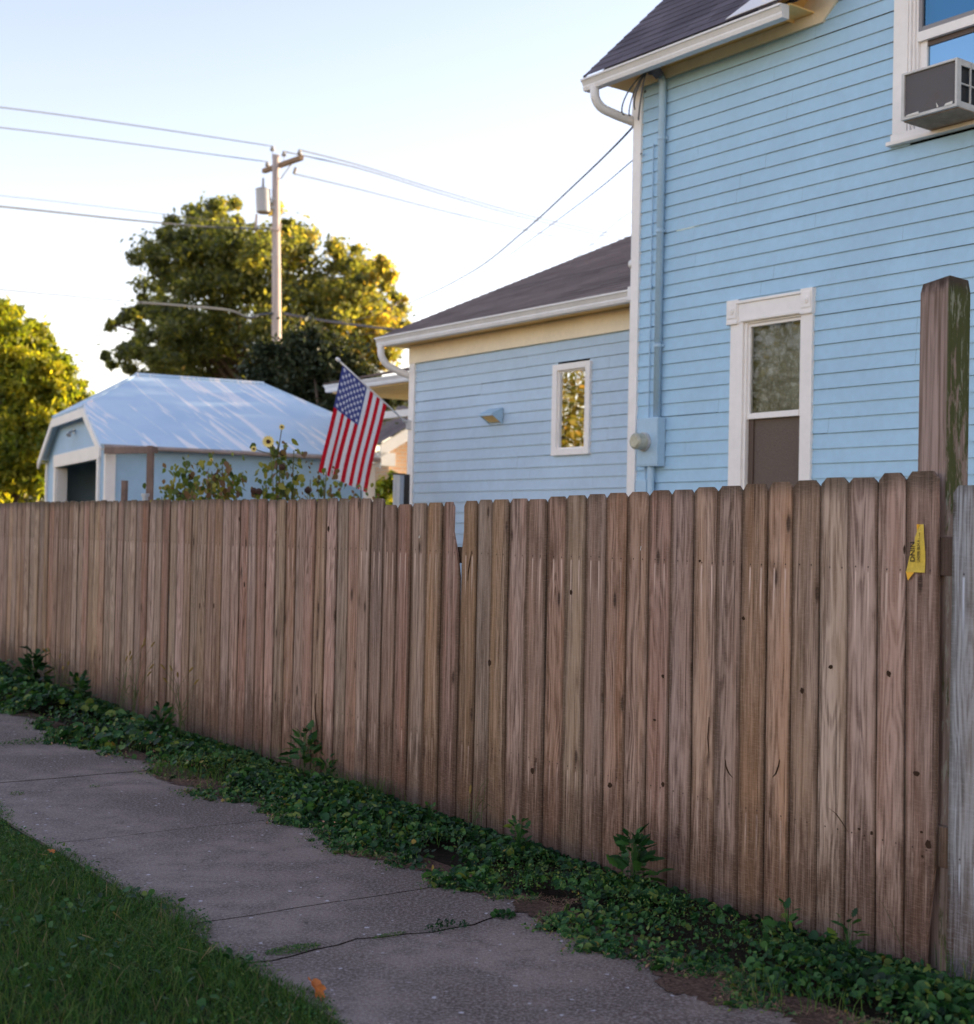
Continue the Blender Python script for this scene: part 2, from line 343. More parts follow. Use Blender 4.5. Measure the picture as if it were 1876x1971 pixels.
# soils and lawn base
def soil(name, a, b, sc=40):
    g = NG(name); v = g.coord(); n1 = g.noise(v, sc, 6, .75); n2 = g.noise(v, 2.2, 4, .6)
    c = g.mix(g.ramp(n1, .3, .7), a, b); c = g.mix(g.ramp(n2, .4, .7, 0, .4), c, (a[0]*.7, a[1]*.8, a[2]*.7))
    g.col(c, .95, .15); g.bump(n1, .8, .02); return g.mat
M['soil'] = soil('dark_soil', (.012, .009, .006), (.05, .034, .022))
M['turf_dark'] = soil('verge_turf', (.010, .014, .005), (.030, .032, .014), 14)
M['reddirt'] = soil('reddish_crumbly_dirt', (.05, .028, .020), (.21, .13, .10), 60)
M['turf'] = soil('yard_turf', (.10, .085, .035), (.20, .165, .075), 14)
def leaf(name, stops, trans=.35, rough=.5, spec=.4, tmul=(1.4, 1.5, .7)):
    g = NG(name); t = g.n('Attribute', attribute_name='tone').outputs['Fac']
    cr = g.n('ValToRGB', {0: t}); e = cr.color_ramp.elements
    while len(e) < len(stops): e.new(.5)
    for k, (p, c) in enumerate(stops): e[k].position = p; e[k].color = (*c, 1)
    c = cr.outputs[0]
    g.col(c, rough, spec)
    tc = g.mix(1.0, c, tmul, 'MULTIPLY')
    tr = g.n('BsdfTranslucent', {'Color': tc}); mx = g.n('MixShader', {0: trans})
    g.t.links.new(g.p.outputs[0], mx.inputs[1]); g.t.links.new(tr.outputs[0], mx.inputs[2]); g.t.links.new(mx.outputs[0], g.out.inputs['Surface'])
    return g.mat
M['treeleaf'] = leaf('oak_leaves', [(0, (.055, .075, .042)), (.5, (.13, .155, .062)), (.8, (.28, .27, .085)), (1, (.42, .30, .09))], .5, .45, .5, (3.2, 2.7, .7))
M['leftleaf'] = leaf('maple_leaves', [(0, (.050, .085, .022)), (.5, (.145, .185, .032)), (1, (.36, .33, .05))], .5, .5, .4, (2.6, 2.3, .5))
M['darkleaf'] = leaf('dark_bush_leaves', [(0, (.022, .034, .018)), (.6, (.045, .062, .028)), (1, (.09, .07, .03))], .3, .5, .4, (2.5, 2, .7))
M['autumnleaf'] = leaf('autumn_leaves', [(0, (.05, .07, .012)), (.5, (.20, .17, .02)), (1, (.36, .19, .02))], .4)
M['cover'] = leaf('ground_cover_leaves', [(0, (.007, .026, .010)), (.45, (.018, .072, .020)), (.8, (.065, .165, .035)), (.97, (.17, .20, .04)), (1, (.30, .20, .04))], .2, .5, .28)
M['grass'] = leaf('grass_blades', [(0, (.010, .042, .010)), (.5, (.040, .115, .018)), (.85, (.125, .185, .034)), (.95, (.14, .15, .05)), (1, (.26, .19, .09))], .25, .6, .15)
M['sunleaf'] = leaf('sunflower_leaves', [(0, (.05, .08, .02)), (.5, (.15, .19, .035)), (.85, (.32, .28, .05)), (1, (.20, .11, .06))], .35)
M['petal'] = plain('yellow_petals', (.85, .68, .22), .6)
M['seed'] = plain('brown_seed_head', (.06, .03, .02), .9)
M['stem'] = plain('green_brown_stem', (.14, .13, .05), .8)
M['bark'] = paint('tree_bark', (.10, .075, .06), .9, .25, 3, .3)
M['litter'] = paint('dry_litter', (.30, .17, .11), .9, .5, 60, .5)
M['orange_leaf'] = paint('fallen_orange_leaf', (.50, .15, .03), .6, .25, 30, .4)
M['pale_leaf'] = paint('fallen_pale_leaf', (.45, .40, .36), .7, .15, 30, .3)

# ================================================================== SETTING: ground
def sheet(name, pts, z, mat):
    mb = MB(); mb.face([(p[0], p[1], z) for p in pts]); o = mb.build(name, mat); return tag(o, kind='structure')
sheet('ground', [(-400, -300), (400, -300), (400, 600), (-400, 600)], -.06, M['turf'])
# sidewalk slabs, fence frame: s along, v towards the street
joints = [-7.9, -6.25, -4.62, -3.0, -1.4, .22, 1.32, 1.87, 3.52, 4.87, 5.28, 6.85, 8.5, 10.1, 11.7, 13.4, 15.0, 16.7, 18.4, 20.1]
mb = MB()
V0, V1 = .76, 2.14
def jag(s0, seed, amp):
    r = random.Random(seed); return [(s0+(r.random()-.5)*2*amp+amp*1.5*math.sin(k*.9+seed), V0+(V1-V0)*k/14) for k in range(15)]
for i in range(len(joints)-1):
    a = jag(joints[i], i, .022 if i == 6 else .0035); b = jag(joints[i+1], i+1, .022 if i+1 == 6 else .0035)
    g0 = .005 if i in (6, 9) else .0045; g1 = .005 if i+1 in (6, 9) else .0045
    dz = random.Random(i*5).uniform(-.004, .004)
    for (e, sg, gp) in ((a, 1, g0), (b, -1, g1)):
        pass
    n = len(a)
    P = [(fw(a[k][0]+g0, a[k][1], dz), fw(b[k][0]-g1, b[k][1], dz)) for k in range(n)]
    for k in range(n-1):
        sub = 1
        mb.face([P[k][0], P[k][1], P[k+1][1], P[k+1][0]][::-1])
    for k in range(n-1):
        for side, sg in ((0, 1), (1, -1)):
            p, q = P[k][side], P[k+1][side]; c1 = p-Vector((0, 0, .012)); c2 = q-Vector((0, 0, .012))
            mb.face([p, q, q-Vector((0, 0, .1)), p-Vector((0, 0, .1))] if sg > 0 else [q, p, p-Vector((0, 0, .1)), q-Vector((0, 0, .1))], 1)
    mb.face([P[0][0], P[0][1], P[0][1]-Vector((0, 0, .1)), P[0][0]-Vector((0, 0, .1))]); mb.face([P[-1][1], P[-1][0], P[-1][0]-Vector((0, 0, .1)), P[-1][1]-Vector((0, 0, .1))])
tag(mb.build('sidewalk', [M['concrete'], M['soil']]), kind='structure')
sheet('soil_under_sidewalk', [fw(-9, .02), fw(21, .02), fw(21, 2.3), fw(-9, 2.3)], -.035, M['soil'])
def patch(name, pts, mat, seed=1, z=.004, amp=.035):
    """thin ragged patch of dirt; pts in fence frame"""
    r = random.Random(seed); P = []
    n = len(pts)
    for k in range(n):
        (s0, v0), (s1, v1) = pts[k], pts[(k+1) % n]; L = math.hypot(s1-s0, v1-v0); q = max(2, int(L/.03))
        for j in range(q):
            t = j/q; P.append(fw(s0+(s1-s0)*t+r.uniform(-1, 1)*amp, v0+(v1-v0)*t+r.uniform(-1, 1)*amp, z))
    mb = MB(); mb.face(P); o = mb.build(name, mat); return o
# crumbled reddish dirt along the edge of the slabs
def dirt_strip():
    r = random.Random(3); near = []; s = -3.0
    mb = MB(); prev = None
    while s < 14:
        v = .880+.05*math.sin(s*2.9+.4)+.04*math.sin(s*7.7)+.02*math.sin(s*23)+.02*r.uniform(-1, 1)+(.10*math.exp(-((s-.25)/.22)**2))+(.09*math.exp(-((s-1.32)/.12)**2))+.08*math.exp(-((s+.25)/.2)**2)+.07*math.exp(-((s-4.8)/.25)**2)
        cur = (fw(s, .70, .0035), fw(s, v+r.gauss(0, .010), .0035+.0))
        if prev: mb.face([prev[0], cur[0], cur[1], prev[1]])
        prev = cur; s += .02
    return tag(mb.build('crumbled_dirt', M['reddirt']), kind='stuff', label='reddish crumbled dirt along the sidewalk edge')
o = dirt_strip(); o['category'] = 'dirt'

# ================================================================== FENCE
FZ = -.035
fence = empty('picket_fence', (F0[0], F0[1], 0), FROT, label='long weathered brown dog-eared board fence beside the sidewalk', cat='fence')
edges = [-.032, .112, .247, .394, .539, .681, .822, .968, 1.117, 1.259, 1.41, 1.56, 1.709, 1.862, 2.013, 2.175, 2.325, 2.496, 2.65, 2.809, 2.945, 3.104, 3.285, 3.452, 3.616, 3.78, 3.927, 4.073, 4.215]
tops = [1.819, 1.816, 1.801, 1.805, 1.797, 1.793, 1.788, 1.782, 1.779, 1.77, 1.77, 1.765, 1.762, 1.758, 1.754, 1.75, 1.738, 1.743, 1.74, 1.74, 1.735, 1.731, 1.728, 1.726, 1.721, 1.718, 1.759, 1.76]
rr = random.Random(21)
while edges[-1] < 12.75:
    e = edges[-1]+rr.uniform(.134, .150); edges.append(e)
    tops.append(float(np.interp(e, [4, 4.9, 6.5, 8.75, 10.2, 12.8], [1.760, 1.764, 1.774, 1.787, 1.790, 1.79]))+rr.uniform(-.005, .006))
def picket(i, e0, e1, top, seed):
    r = random.Random(seed); wd = (e1-e0)-r.choice([.003, .004, .006, .006, .009]); xc = -(e0+e1)/2
    zb, zt = FZ, top; ear = r.uniform(.020, .028); eh = r.uniform(.020, .03)
    zs = [0, .05, .18, .4, .65, .9, 1.15, 1.35, 1.48, 1.6, 1.7]
    zs = [q for q in zs if q < zt-zb-eh-.02]+[zt-zb-eh, zt-zb-.001]
    th = .015; V = []; Fa = []
    lean = float(np.interp(e0, [0, 3, 8], [-.010, -.003, .003]))+r.uniform(-.0025, .0025)
    bow = r.uniform(-.004, .006); yo = r.uniform(-.004, .004); tw = r.uniform(-.025, .025); ph = r.uniform(0, 6)
    for k, z in enumerate(zs):
        last = k == len(zs)-1
        hl = wd/2+.0012*math.sin(z*7+ph)+(-.004 if k == 0 else 0)*r.random(); hr = wd/2+.0012*math.sin(z*5+ph*2)
        if last: hl -= ear; hr -= ear
        # splits and missing corners the photograph shows
        if i == 0 and z < .48: hr -= [.045, .045, .035, .006][min(k, 3)] if k < 4 else 0
        if i == 21:   # broken board beside the gap
            if z > 1.55: hr -= .075
            elif z > 1.5: hr -= .052
            elif z > 1.42: hr -= .030
        if i == 20:
            if z > 1.52: hl -= .022
            elif z > 1.3: hl -= .004
        if i == 31 and .15 < z < .45: hr -= .022
        c = .0025
        xo = 0; cup = tw
        for (sx, sy) in ((-hl, -th/2+c), (-hl+c, -th/2), (hr-c, -th/2), (hr, -th/2+c), (hr, th/2-c), (hr-c, th/2), (-hl+c, th/2), (-hl, th/2-c)):
            V.append((sx+xo+lean*(z-.9), sy+yo*(z/1.8)+cup*sx+bow*math.sin(z/1.8*3.1), z))
        if k:
            for j in range(8):
                l = (j+1) % 8; a = (k-1)*8; Fa.append((a+j, a+l, a+8+l, a+8+j))
    Fa.append(tuple(range(7, -1, -1))); a = (len(zs)-1)*8; Fa.append(tuple(range(a, a+8)))
    me = bpy.data.meshes.new('picket'); me.from_pydata(V, [], Fa); me.materials.append(M['fence']); me.update()
    o = bpy.data.objects.new('picket', me); C.objects.link(o); o.parent = fence; o.location = (xc, -.008-th/2, zb); return o
for i in range(len(edges)-1):
    p = picket(i, edges[i], edges[i+1], tops[i], 100+i)
    if i == 21: p['label'] = 'picket with its upper corner broken off'
    if i == 0: p['label'] = 'end picket with its foot rotted away'
for z0 in (1.435, .40):
    mb = MB(); mb.box(-12.8, 0, z0-.045, -.01, .038, z0+.045); mb.build('rail', M['rail'], fence, bevel=.003)
for k in range(1, 6):
    mb = MB(); mb.box(-k*2.42-.045, .040, -.05, -k*2.42+.045, .13, 1.62); mb.build('post', M['rail'], fence, bevel=.004)

# knots and splits on the boards
bpy.context.view_layer.update(); _dg = bpy.context.evaluated_depsgraph_get(); _fi = fence.matrix_world.inverted()
M['knot'] = plain('dark_knot', (.045, .026, .017), .95, .1)
def hit(px, py):
    d = Vector(ray(px, py)).normalized(); r_ = bpy.context.scene.ray_cast(_dg, Vector(EYE), d)
    return (r_[1]+r_[2]*.0009, r_[2]) if r_[0] and (r_[1]-Vector(EYE)).length < 16 else (None, None)
def knot(px, py, rx, ry, seed):
    p, nn = hit(px, py)
    if p is None: return
    r = random.Random(seed); dep = p.y/F_PX; ux = nn.cross(Vector((0, 0, 1))).normalized()*-1; fx = max(.35, abs(ux.x)); mb = MB()
    pts = []
    for k in range(14):
        a = k/14*6.283; q = r.uniform(.75, 1.15); pts.append(_fi@(p+ux*(math.cos(a)*rx*dep/fx*q)+Vector((0, 0, math.sin(a)*ry*dep*q))))
    mb.face(pts); mb.build('knot', M['knot'], fence)
for k, (a_, b_, c_, d_) in enumerate([(943,1276,3,7),(1277,1302,2.5,4),(1261,1386,2.5,2.5),(1277,1510,3,5),(1026,1484,3.5,7),(1175,1512,4,5),(1765,1489,4.5,5.5),(1788,1626,4.5,10),(1775,1602,2.2,3),(1777,1649,2.2,3),(1712,1297,3.5,6),(1679,1604,2,4.5),(1655,1596,2.2,2.6),(1600,1284,3.5,4.5),(1742,1058,1.6,9),(471,1125,1.8,6),(511,1126,1.8,6),(550,1129,1.8,6),(412,1166,1.5,6),(385,1167,1.5,6),(633,1018,2.4,6),(461,999,1.5,5),(1432,1190,2.5,4),(1348,1080,2,3),(1100,1140,2.5,5),(1545,1330,3,6)]): knot(a_, b_, c_, d_, k)
def split(pts_, wpx):
    hs = [hit(*q)[0] for q in pts_]
    if any(h_ is None for h_ in hs): return
    mb = MB(); n = len(hs); L1, L2 = [], []
    for k, h_ in enumerate(hs):
        dep = h_.y/F_PX; wv = wpx*dep*math.sin(math.pi*(k+.35)/(n-.3)); L1.append(_fi@(h_+Vector((wv, -wv*.7, 0)))); L2.append(_fi@(h_-Vector((wv, -wv*.7, 0))))
    for k in range(n-1): mb.face([L1[k], L1[k+1], L2[k+1], L2[k]])
    mb.build('split', M['knot'], fence)
split([(1397,1462),(1399,1476),(1404,1488),(1411,1497)], 2.0); split([(1502,1462),(1500,1476),(1495,1490),(1488,1496)], 2.2); split([(1597,1556),(1610,1566),(1622,1583),(1634,1602)], 1.2)
split([(609,1335),(608,1360),(610,1385),(613,1405),(619,1425)], 3.0); split([(909,1060),(906,1080),(903,1100),(901,1118)], 2.0); split([(1366,1380),(1364,1420),(1366,1460)], 1.5)
# post at the end of the fence
mb = MB(); s0 = .0
pb = empty('gate_post', fw(0, 0)+Vector((0, 0, 0)), FROT, label='tall square wooden post streaked with green moss rising behind the fence end', cat='post')
mb = MB(); hw = .066
for k, z in enumerate((-.06, 1.0, 2.0, 2.50, 2.535)):
    q = hw-(.006 if k == 4 else 0)
    i0 = len(mb.v); c = .004
    for (x, y) in ((-q, -q+c), (-q+c, -q), (q-c, -q), (q, -q+c), (q, q-c), (q-c, q), (-q+c, q), (-q, q-c)):
        mb.v.append((x, y, z+(.012*(x+q)/(2*q)+.006*math.sin(x*90+y*70) if k == 4 else 0)))
    if k:
        for j in range(8): l = (j+1) % 8; mb.f.append((i0-8+j, i0-8+l, i0+l, i0+j)); mb.m.append(0)
mb.f.append(tuple(range(i0, i0+8))); mb.m.append(0)
shaft = mb.build('shaft', M['post'], pb); shaft.location = (-.056, .105, 0)
for v_ in shaft.data.vertices: pass

# grey fence on the other side of the post
gf = empty('grey_board_fence', (F0[0], F0[1], 0), FROT, label='grey weathered board fence section starting right of the gap', cat='fence')
xg = .088
for k in range(20):
    wd = .142; mb = MB(); z1 = 1.80-.004*k
    mb.prism([(-wd/2, 0), (wd/2, 0), (wd/2, z1-.024), (wd/2-.024, z1), (-wd/2+.022, z1), (-wd/2, z1-.028)], -.018, -.002)
    o = mb.build('picket', M['fence_grey'], gf, bevel=.002); o.location = (xg+wd/2+.146*k, -.004*(k % 2)-.006, -.04)
for za, zb_ in ((1.43, 1.575), (.36, .51)):
    mb = MB(); mb.box(.0, .0, za, 3.05, .036, zb_); mb.build('rail', M['rail'], gf, bevel=.004)

M['paper'] = plain('bleached_paper', (.75, .73, .68), .8)
# staple / paper scraps on the boards
def scrap(s, z, w_, h_, lab):
    mb = MB(); mb.v = []
    a = fw(s, .018, z)
    mb.face([(-w_, -.001, -h_), (w_*.6, -.006, -h_*.8), (w_, -.004, h_), (-w_*.7, -.001, h_*.7)])
    mb.face([(w_*.2, -.003, -h_*.2), (w_*1.5, -.012, h_*.1), (w_*.9, -.008, h_*1.2)])
    o = mb.build('paper_scrap', M['paper'], None); o.location = a; o.rotation_euler = (0, 0, FROT)
    tag(o, lab, 'paper', 'stapled paper scraps on the fence'); sol = o.modifiers.new('th', 'SOLIDIFY'); sol.thickness = .0008
M['paper'] = plain('bleached_paper', (.75, .73, .68), .8)
M['tape'] = paint('yellow_warning_tape', (.66, .47, .06), .5, .15, 14, .35, .4, .5)
M['tapeback'] = plain('orange_tape_back', (.80, .40, .01), .5)
M['ink'] = plain('black_ink', (.02, .016, .01), .7)
scrap(3.53, 1.53, .010, .007, 'small white paper scrap stapled left of the broken board')
scrap(1.62, 1.50, .008, .010, 'small white paper scrap stapled right of the broken board')
scrap(5.35, 1.54, .010, .009, 'crumpled whitish paper scrap stapled farthest along the fence')

# torn yellow tape
tp = empty('warning_tape', fw(.07, .026, 1.44), FROT, label='torn strip of yellow warning tape hanging on the last board', cat='tape')
def tpt(px, py, o=0.0):   # image crop units -> local x,z on the board face
    X = (px-460)/12.32; Y = (1640-py)/12.32   # source pixels
    return (X/1.3326/480., o, Y/1.3326/520.)
mb = MB()
out = [(95, 1640), (790, 1655), (800, 1000), (770, 500), (745, 105), (520, 110), (540, 350), (470, 520), (455, 730), (330, 760), (270, 1080), (200, 1280)]
def tb(px, py): return tpt(px, py, -.003-.006*math.sin((px-95)/700*2.6)-.003*math.sin(py/300))
# triangulate in rows for a gently curled sheet
rows = [(1640, 100, 790), (1460, 150, 792), (1290, 198, 796), (1080, 265, 800), (880, 305, 796), (755, 335, 790), (735, 452, 788), (530, 468, 775), (350, 535, 765), (110, 525, 745)]
prev = None
for (yy, xa, xb) in rows:
    cur = [tb(xa+(xb-xa)*k/6, yy) for k in range(7)]
    if prev:
        for k in range(6): mb.face([prev[k], prev[k+1], cur[k+1], cur[k]])
    prev = cur
o = mb.build('strip', M['tape'], tp, smooth=True)
mb = MB(); mb.face([tb(95, 1642), tpt(240, 1910, -.012), tb(430, 1644)]); mb.build('folded_foot', M['tapeback'], tp); mb = MB(); mb.face([tpt(522, 112, -.013), tpt(640, 112, -.014), tpt(545, 310, -.013)]); mb.build('folded_back', M['tapeback'], tp)
def text(body, name, size, x, z, rot, parent, mat, y=-.0105):
    cu = bpy.data.curves.new(name, 'FONT'); cu.body = body; cu.size = size; cu.materials.append(mat); cu.fill_mode = 'FRONT'; cu.offset = size*.02
    t_ = bpy.data.objects.new(name, cu); me = bpy.data.meshes.new_from_object(t_); me.name = name; bpy.data.objects.remove(t_)
    o = bpy.data.objects.new(name, me); C.objects.link(o); o.parent = parent
    o.rotation_euler = (math.pi/2, -rot, 0); o.location = (x, y, z); return o
a = tpt(455, 1315); b = tpt(640, 1320)
t1 = text('DNIN', 'large_lettering', .0285, a[0], a[2], math.pi/2, tp, M['ink']); t1.scale = (1.05, 1, 1)
t2 = text('UNDERI SILIH A HIER', 'small_lettering', .0165, b[0], b[2], math.pi/2, tp, M['ink'], -.0115); t2.scale = (.72, 1, 1)

# ================================================================== BLUE HOUSE
house = empty('blue_house', (HO[0], HO[1], 0), HROT, label='pale blue clapboard house with cream trim and a lower wing', cat='house')
E_ = .12
def siding(x0, x1, z0, z1, y, holes, parent, zoff, name='siding_wall', xfun=None, ztop=None, mat=None):
    """clapboard wall on local plane y (outside is -y): each course leans out at its foot"""
    mb = MB(); k0 = int(math.floor((z0-zoff)/E_)); k = k0
    while zoff+k*E_ < z1:
        za = max(zoff+k*E_, z0); zb = min(zoff+(k+1)*E_, z1)
        segs = [(x0, x1)]
        if xfun: a = xfun(zb); segs = [(a[0], a[1])] if a[1] > a[0] else []
        for (hx0, hx1, hz0, hz1) in holes:
            if zb > hz0+.001 and za < hz1-.001:
                ns = []
                for (a, b) in segs:
                    if b <= hx0 or a >= hx1: ns.append((a, b)); continue
                    if a < hx0: ns.append((a, hx0))
                    if b > hx1: ns.append((hx1, b))
                segs = ns
        cuts = []
        rj = random.Random(k*17+int(x0*10)); xj = x0+rj.uniform(.6, 3.6)
        while xj < x1: cuts.append(xj); xj += rj.uniform(3.0, 4.9)
        sg2 = []
        for (a, b) in segs:
            for q in cuts:
                if a+.05 < q < b-.05: sg2.append((a, q-.0006)); a = q+.0006
            sg2.append((a, b))
        for (a, b) in sg2:
            r = random.Random(int(k*31+a*7)); 
            dz0 = r.uniform(-.003, .003)
            mb.face([(a, y-.016, za+dz0), (b, y-.016, za+dz0), (b, y-.004, zb+dz0), (a, y-.004, zb+dz0)], 0)
            mb.face([(a, y, za+dz0+.004), (b, y, za+dz0+.004), (b, y-.016, za+dz0), (a, y-.016, za+dz0)], 1)
        k += 1
    return mb.build(name, [mat or M['siding'], M['lip']], parent)
def window(parent, x0, x1, z0, z1, y, name='window', label=None):
    """returns the casing object that carries the rest"""
    pass
def part(name, mat, parent, boxes, bevel=.003, smooth=False):
    mb = MB()
    for b in boxes: mb.box(*b)
    return mb.build(name, mat, parent, bevel=bevel)
LW = (1.00, 1.65, 1.76, 3.44)      # lower window opening
AW = (2.66, 3.62, 4.68, 6.15)      # upper window opening
def gable(z):    # right-hand limit and left limit of the wall as it climbs into the front gable
    if z <= 5.80: return (-.33, 9.0)
    return (1.66+(z-5.80)*.98, 9.0-(z-5.8)*1.0)
siding(-.33, 9.0, .35, 8.6, 0, [LW, AW], house, 2.064, xfun=gable)
# plinth, back and side walls
part('foundation', paint('painted_foundation', (.30, .30, .31), .9, .1, 4, .3), house, [(-.40, .03, -.06, 9.0, 7.0, .35)], 0)
part('wall', M['siding'], house, [(-.40, .02, .35, -.30, 7.0, 5.75), (9.0, .02, .35, 9.1, 7.0, 5.75), (-.30, 6.9, .35, 9.0, 7.0, 5.75)], 0)
part('interior_wall', M['dark'], house, [(-.2, .9, 1.2, 8.8, .95, 6.4)], 0)
part('corner_board', M['trim'], house, [(-.425, -.034, .3, -.325, .0, 5.77), (-.429, .0, .3, -.402, .10, 5.77)])
# frieze, soffit
mb = MB(); mb.box(-.43, -.036, 5.768, 1.72, -.002, 5.86)
mb.prism([(1.722, 5.768), (1.80, 5.768), (2.90, 6.846), (2.70, 7.0), (1.722, 6.045)], -.034, -.002); mb.prism([(1.48, 5.861), (1.7215, 5.861), (1.7215, 6.045), (1.48, 5.862)], -.034, -.002)
mb.build('frieze_board', M['frieze'], house, bevel=.003)
mb = MB(); mb.box(-.74, -.33, 5.862, 1.72, .0, 5.876); mb.box(-.74, .0, 5.862, -.432, .6, 5.876)
mb.build('soffit', M['warmtrim'], house)
# main roof, eave towards the street, gable end to the left
def shingle_roof(name, mat, parent, x0, x1, y0, z0, pitch, run, over=.0, row=.14):
    mb = MB(); n = int(run/math.cos(pitch)/row)+1; dy, dz = row*math.cos(pitch), row*math.sin(pitch); th = .007
    ny, nz = -math.sin(pitch), math.cos(pitch)
    for k in range(n):
        ya, za, yb, zb = y0+k*dy, z0+k*dz, y0+(k+1)*dy, z0+(k+1)*dz
        jx = random.Random(k*7+n).uniform(-.006, .006)
        a0 = (x0+jx, ya+ny*th, za+nz*th); a1 = (x1, ya+ny*th, za+nz*th); b1 = (x1, yb+ny*.001, zb+nz*.001); b0 = (x0+jx, yb+ny*.001, zb+nz*.001)
        mb.face([a0, a1, b1, b0]); mb.face([(x0+jx, ya, za), (x1, ya, za), a1, a0])
        mb.face([(x0+jx, ya-ny*.02, za-nz*.02), a0, b0, (x0+jx, yb-ny*.02, zb-nz*.02)])
    return mb.build(name, mat, parent)
P1 = R(44)
mr = shingle_roof('roof', M['shingle'], house, -.73, 1.80, -.41, 5.882, P1, 3.6)
# back of the roof and gable side closed so that it holds from the side
mb = MB(); yr = -.41+3.7; zr = 5.882+3.7*math.tan(P1)
mb.face([(-.70, -.30, 5.88), (-.70, yr, zr-.1), (1.78, yr, zr-.1), (1.78, -.30, 5.88)][::-1]); mb.face([(7.4, -.30, 5.88), (7.4, yr, zr-.1), (9.1, yr, zr-.1), (9.1, -.30, 5.88)][::-1]); mb.face([(-.73, yr, zr-.02), (9.1, yr, zr-.02), (9.1, 7.3, 5.88), (-.73, 7.3, 5.88)])
mb.face([(-.42, .0, 5.75), (-.42, 7.0, 5.75), (-.42, 6.9, 5.88), (-.42, yr, zr-.15), (-.42, .0, 5.95)])
mb.build('roof_back', M['shingle'], house)
# front gable: rake board, underside and its own roof
def ra(x, z, y0, y1, th, off=0): pass
mb = MB(); t45 = math.atan(.98)
prof = [(1.50, 5.835), (4.55, 8.82), (4.55, 9.0), (1.40, 5.915)]
mb.prism(prof, -.36, -.33); mb.prism([(4.551, 8.82), (7.6, 5.835), (7.7, 5.915), (4.551, 9.0)], -.36, -.33)
mb.build('rake_board', M['trim'], house, bevel=.003)
mb = MB(); mb.face([(1.50, -.33, 5.842), (4.5, -.33, 8.78), (4.5, -.03, 8.78), (1.50, -.03, 5.842)]); mb.build('rake_soffit', M['warmtrim'], house)
mb = MB(); mb.face([(1.72, -.38, 6.24), (4.55, -.38, 9.01), (4.55, 3.4, 9.01), (1.72, 3.4, 6.24)][::-1]); mb.face([(4.55, -.38, 9.01), (7.7, -.38, 5.925), (7.7, 3.4, 5.925), (4.55, 3.4, 9.01)][::-1])
o = mb.build('gable_roof', M['shingle'], house); sm = o.modifiers.new('t', 'SOLIDIFY'); sm.thickness = .03
# metal flashing where eave meets gable
fz = lambda y: 5.882+(y+.41)*math.tan(P1)+.028
mb = MB(); mb.face([(1.10, -.42, fz(-.42)), (1.95, -.42, fz(-.42)), (1.95, .15, fz(.15)), (1.42, .15, fz(.15)), (1.24, -.20, fz(-.20))]); o = mb.build('flashing', M['white'], house); o.modifiers.new('t', 'SOLIDIFY').thickness = .006
def gutter(parent, x0, x1, y, z, label=None):
    """K-style gutter; y,z of its lower back edge; hangs out towards -y"""
    pr = [(0, 0), (-.075, 0), (-.085, .03), (-.082, .045), (-.105, .085), (-.118, .088), (-.118, .105), (-.108, .105), (-.10, .098), (-.092, .09), (-.07, .04), (-.068, .01), (-.008, .01), (-.008, .118), (0, .118)]
    mb = MB(); n = len(pr); i = 0
    for x in (x0, x1):
        for a, b in pr: mb.v.append((x, y+a, z+b))
    for k in range(n): l = (k+1) % n; mb.f.append((k, l, n+l, n+k)); mb.m.append(0)
    # end caps
    cap = [0, 1, 2, 3, 4, 5, 6]; 
    for b in (0, n): mb.v += []; mb.f.append(tuple(b+q for q in cap+[13, 14])); mb.m.append(0)
    return mb.build('gutter', M['white'], parent)
gutter(house, -.745, 1.70, -.315, 5.752)
def L(s, y, z): return (s, y, z)
def downspout(parent, pts, w_=.041, low=None):
    path = []
    for k in range(len(pts)-1):
        for j in range(6 if k < len(pts)-2 else 7):
            t = j/6; p0 = Vector(pts[max(k-1, 0)]); p1 = Vector(pts[k]); p2 = Vector(pts[k+1]); p3 = Vector(pts[min(k+2, len(pts)-1)])
            path.append(.5*((2*p1)+(-p0+p2)*t+(2*p0-5*p1+4*p2-p3)*t*t+(-p0+3*p1-3*p2+p3)*t**3))
    mb = MB(); mb.tube(path, [w_*(1+.02*(k % 2)) for k in range(len(path))], 12); return mb.build('downspout', M['white'], parent, smooth=True)
downspout(house, [(-.61, -.37, 5.765), (-.60, -.365, 5.66), (-.585, -.30, 5.58), (-.54, -.17, 5.53), (-.48, .02, 5.475), (-.475, .06, 5.40), (-.475, .06, .3)], .043)
# lower window
lw = part('window', M['trim'], house, [(.857, -.040, 1.66, 1.002, -.004, 3.44), (1.64, -.040, 1.66, 1.757, -.004, 3.44)], .004)
part('head_casing', M['trim'], lw, [(.952, -.046, 3.415, 1.640, -.004, 3.575), (.94, -.060, 3.576, 1.65, -.004, 3.60), (.98, -.052, 3.42, 1.64, -.047, 3.445)], .003)
for a, b in ((.822, .951), (1.641, 1.765)):
    o = part('corner_block', M['trim'], lw, [(a, -.056, 3.405, b, -.004, 3.615), (a+.004, -.062, 3.405, b-.004, -.057, 3.43), (a+.012, -.062, 3.455, b-.012, -.057, 3.585)], .003)
    cb = MB(); cx_ = (a+b)/2
    cb.tube([(cx_, -.062, 3.52), (cx_, -.069, 3.52)], .030, 16); cb.tube([(cx_, -.069, 3.52), (cx_, -.075, 3.52)], .014, 12); cb.build('rosette', M['trim'], o)
part('frame', M['trim'], lw, [(1.003, -.018, 1.76, 1.030, .06, 3.439), (1.622, -.018, 1.76, 1.639, .06, 3.439), (1.031, -.018, 3.40, 1.621, .06, 3.439), (1.031, -.03, 1.70, 1.621, .06, 1.78)], .002)
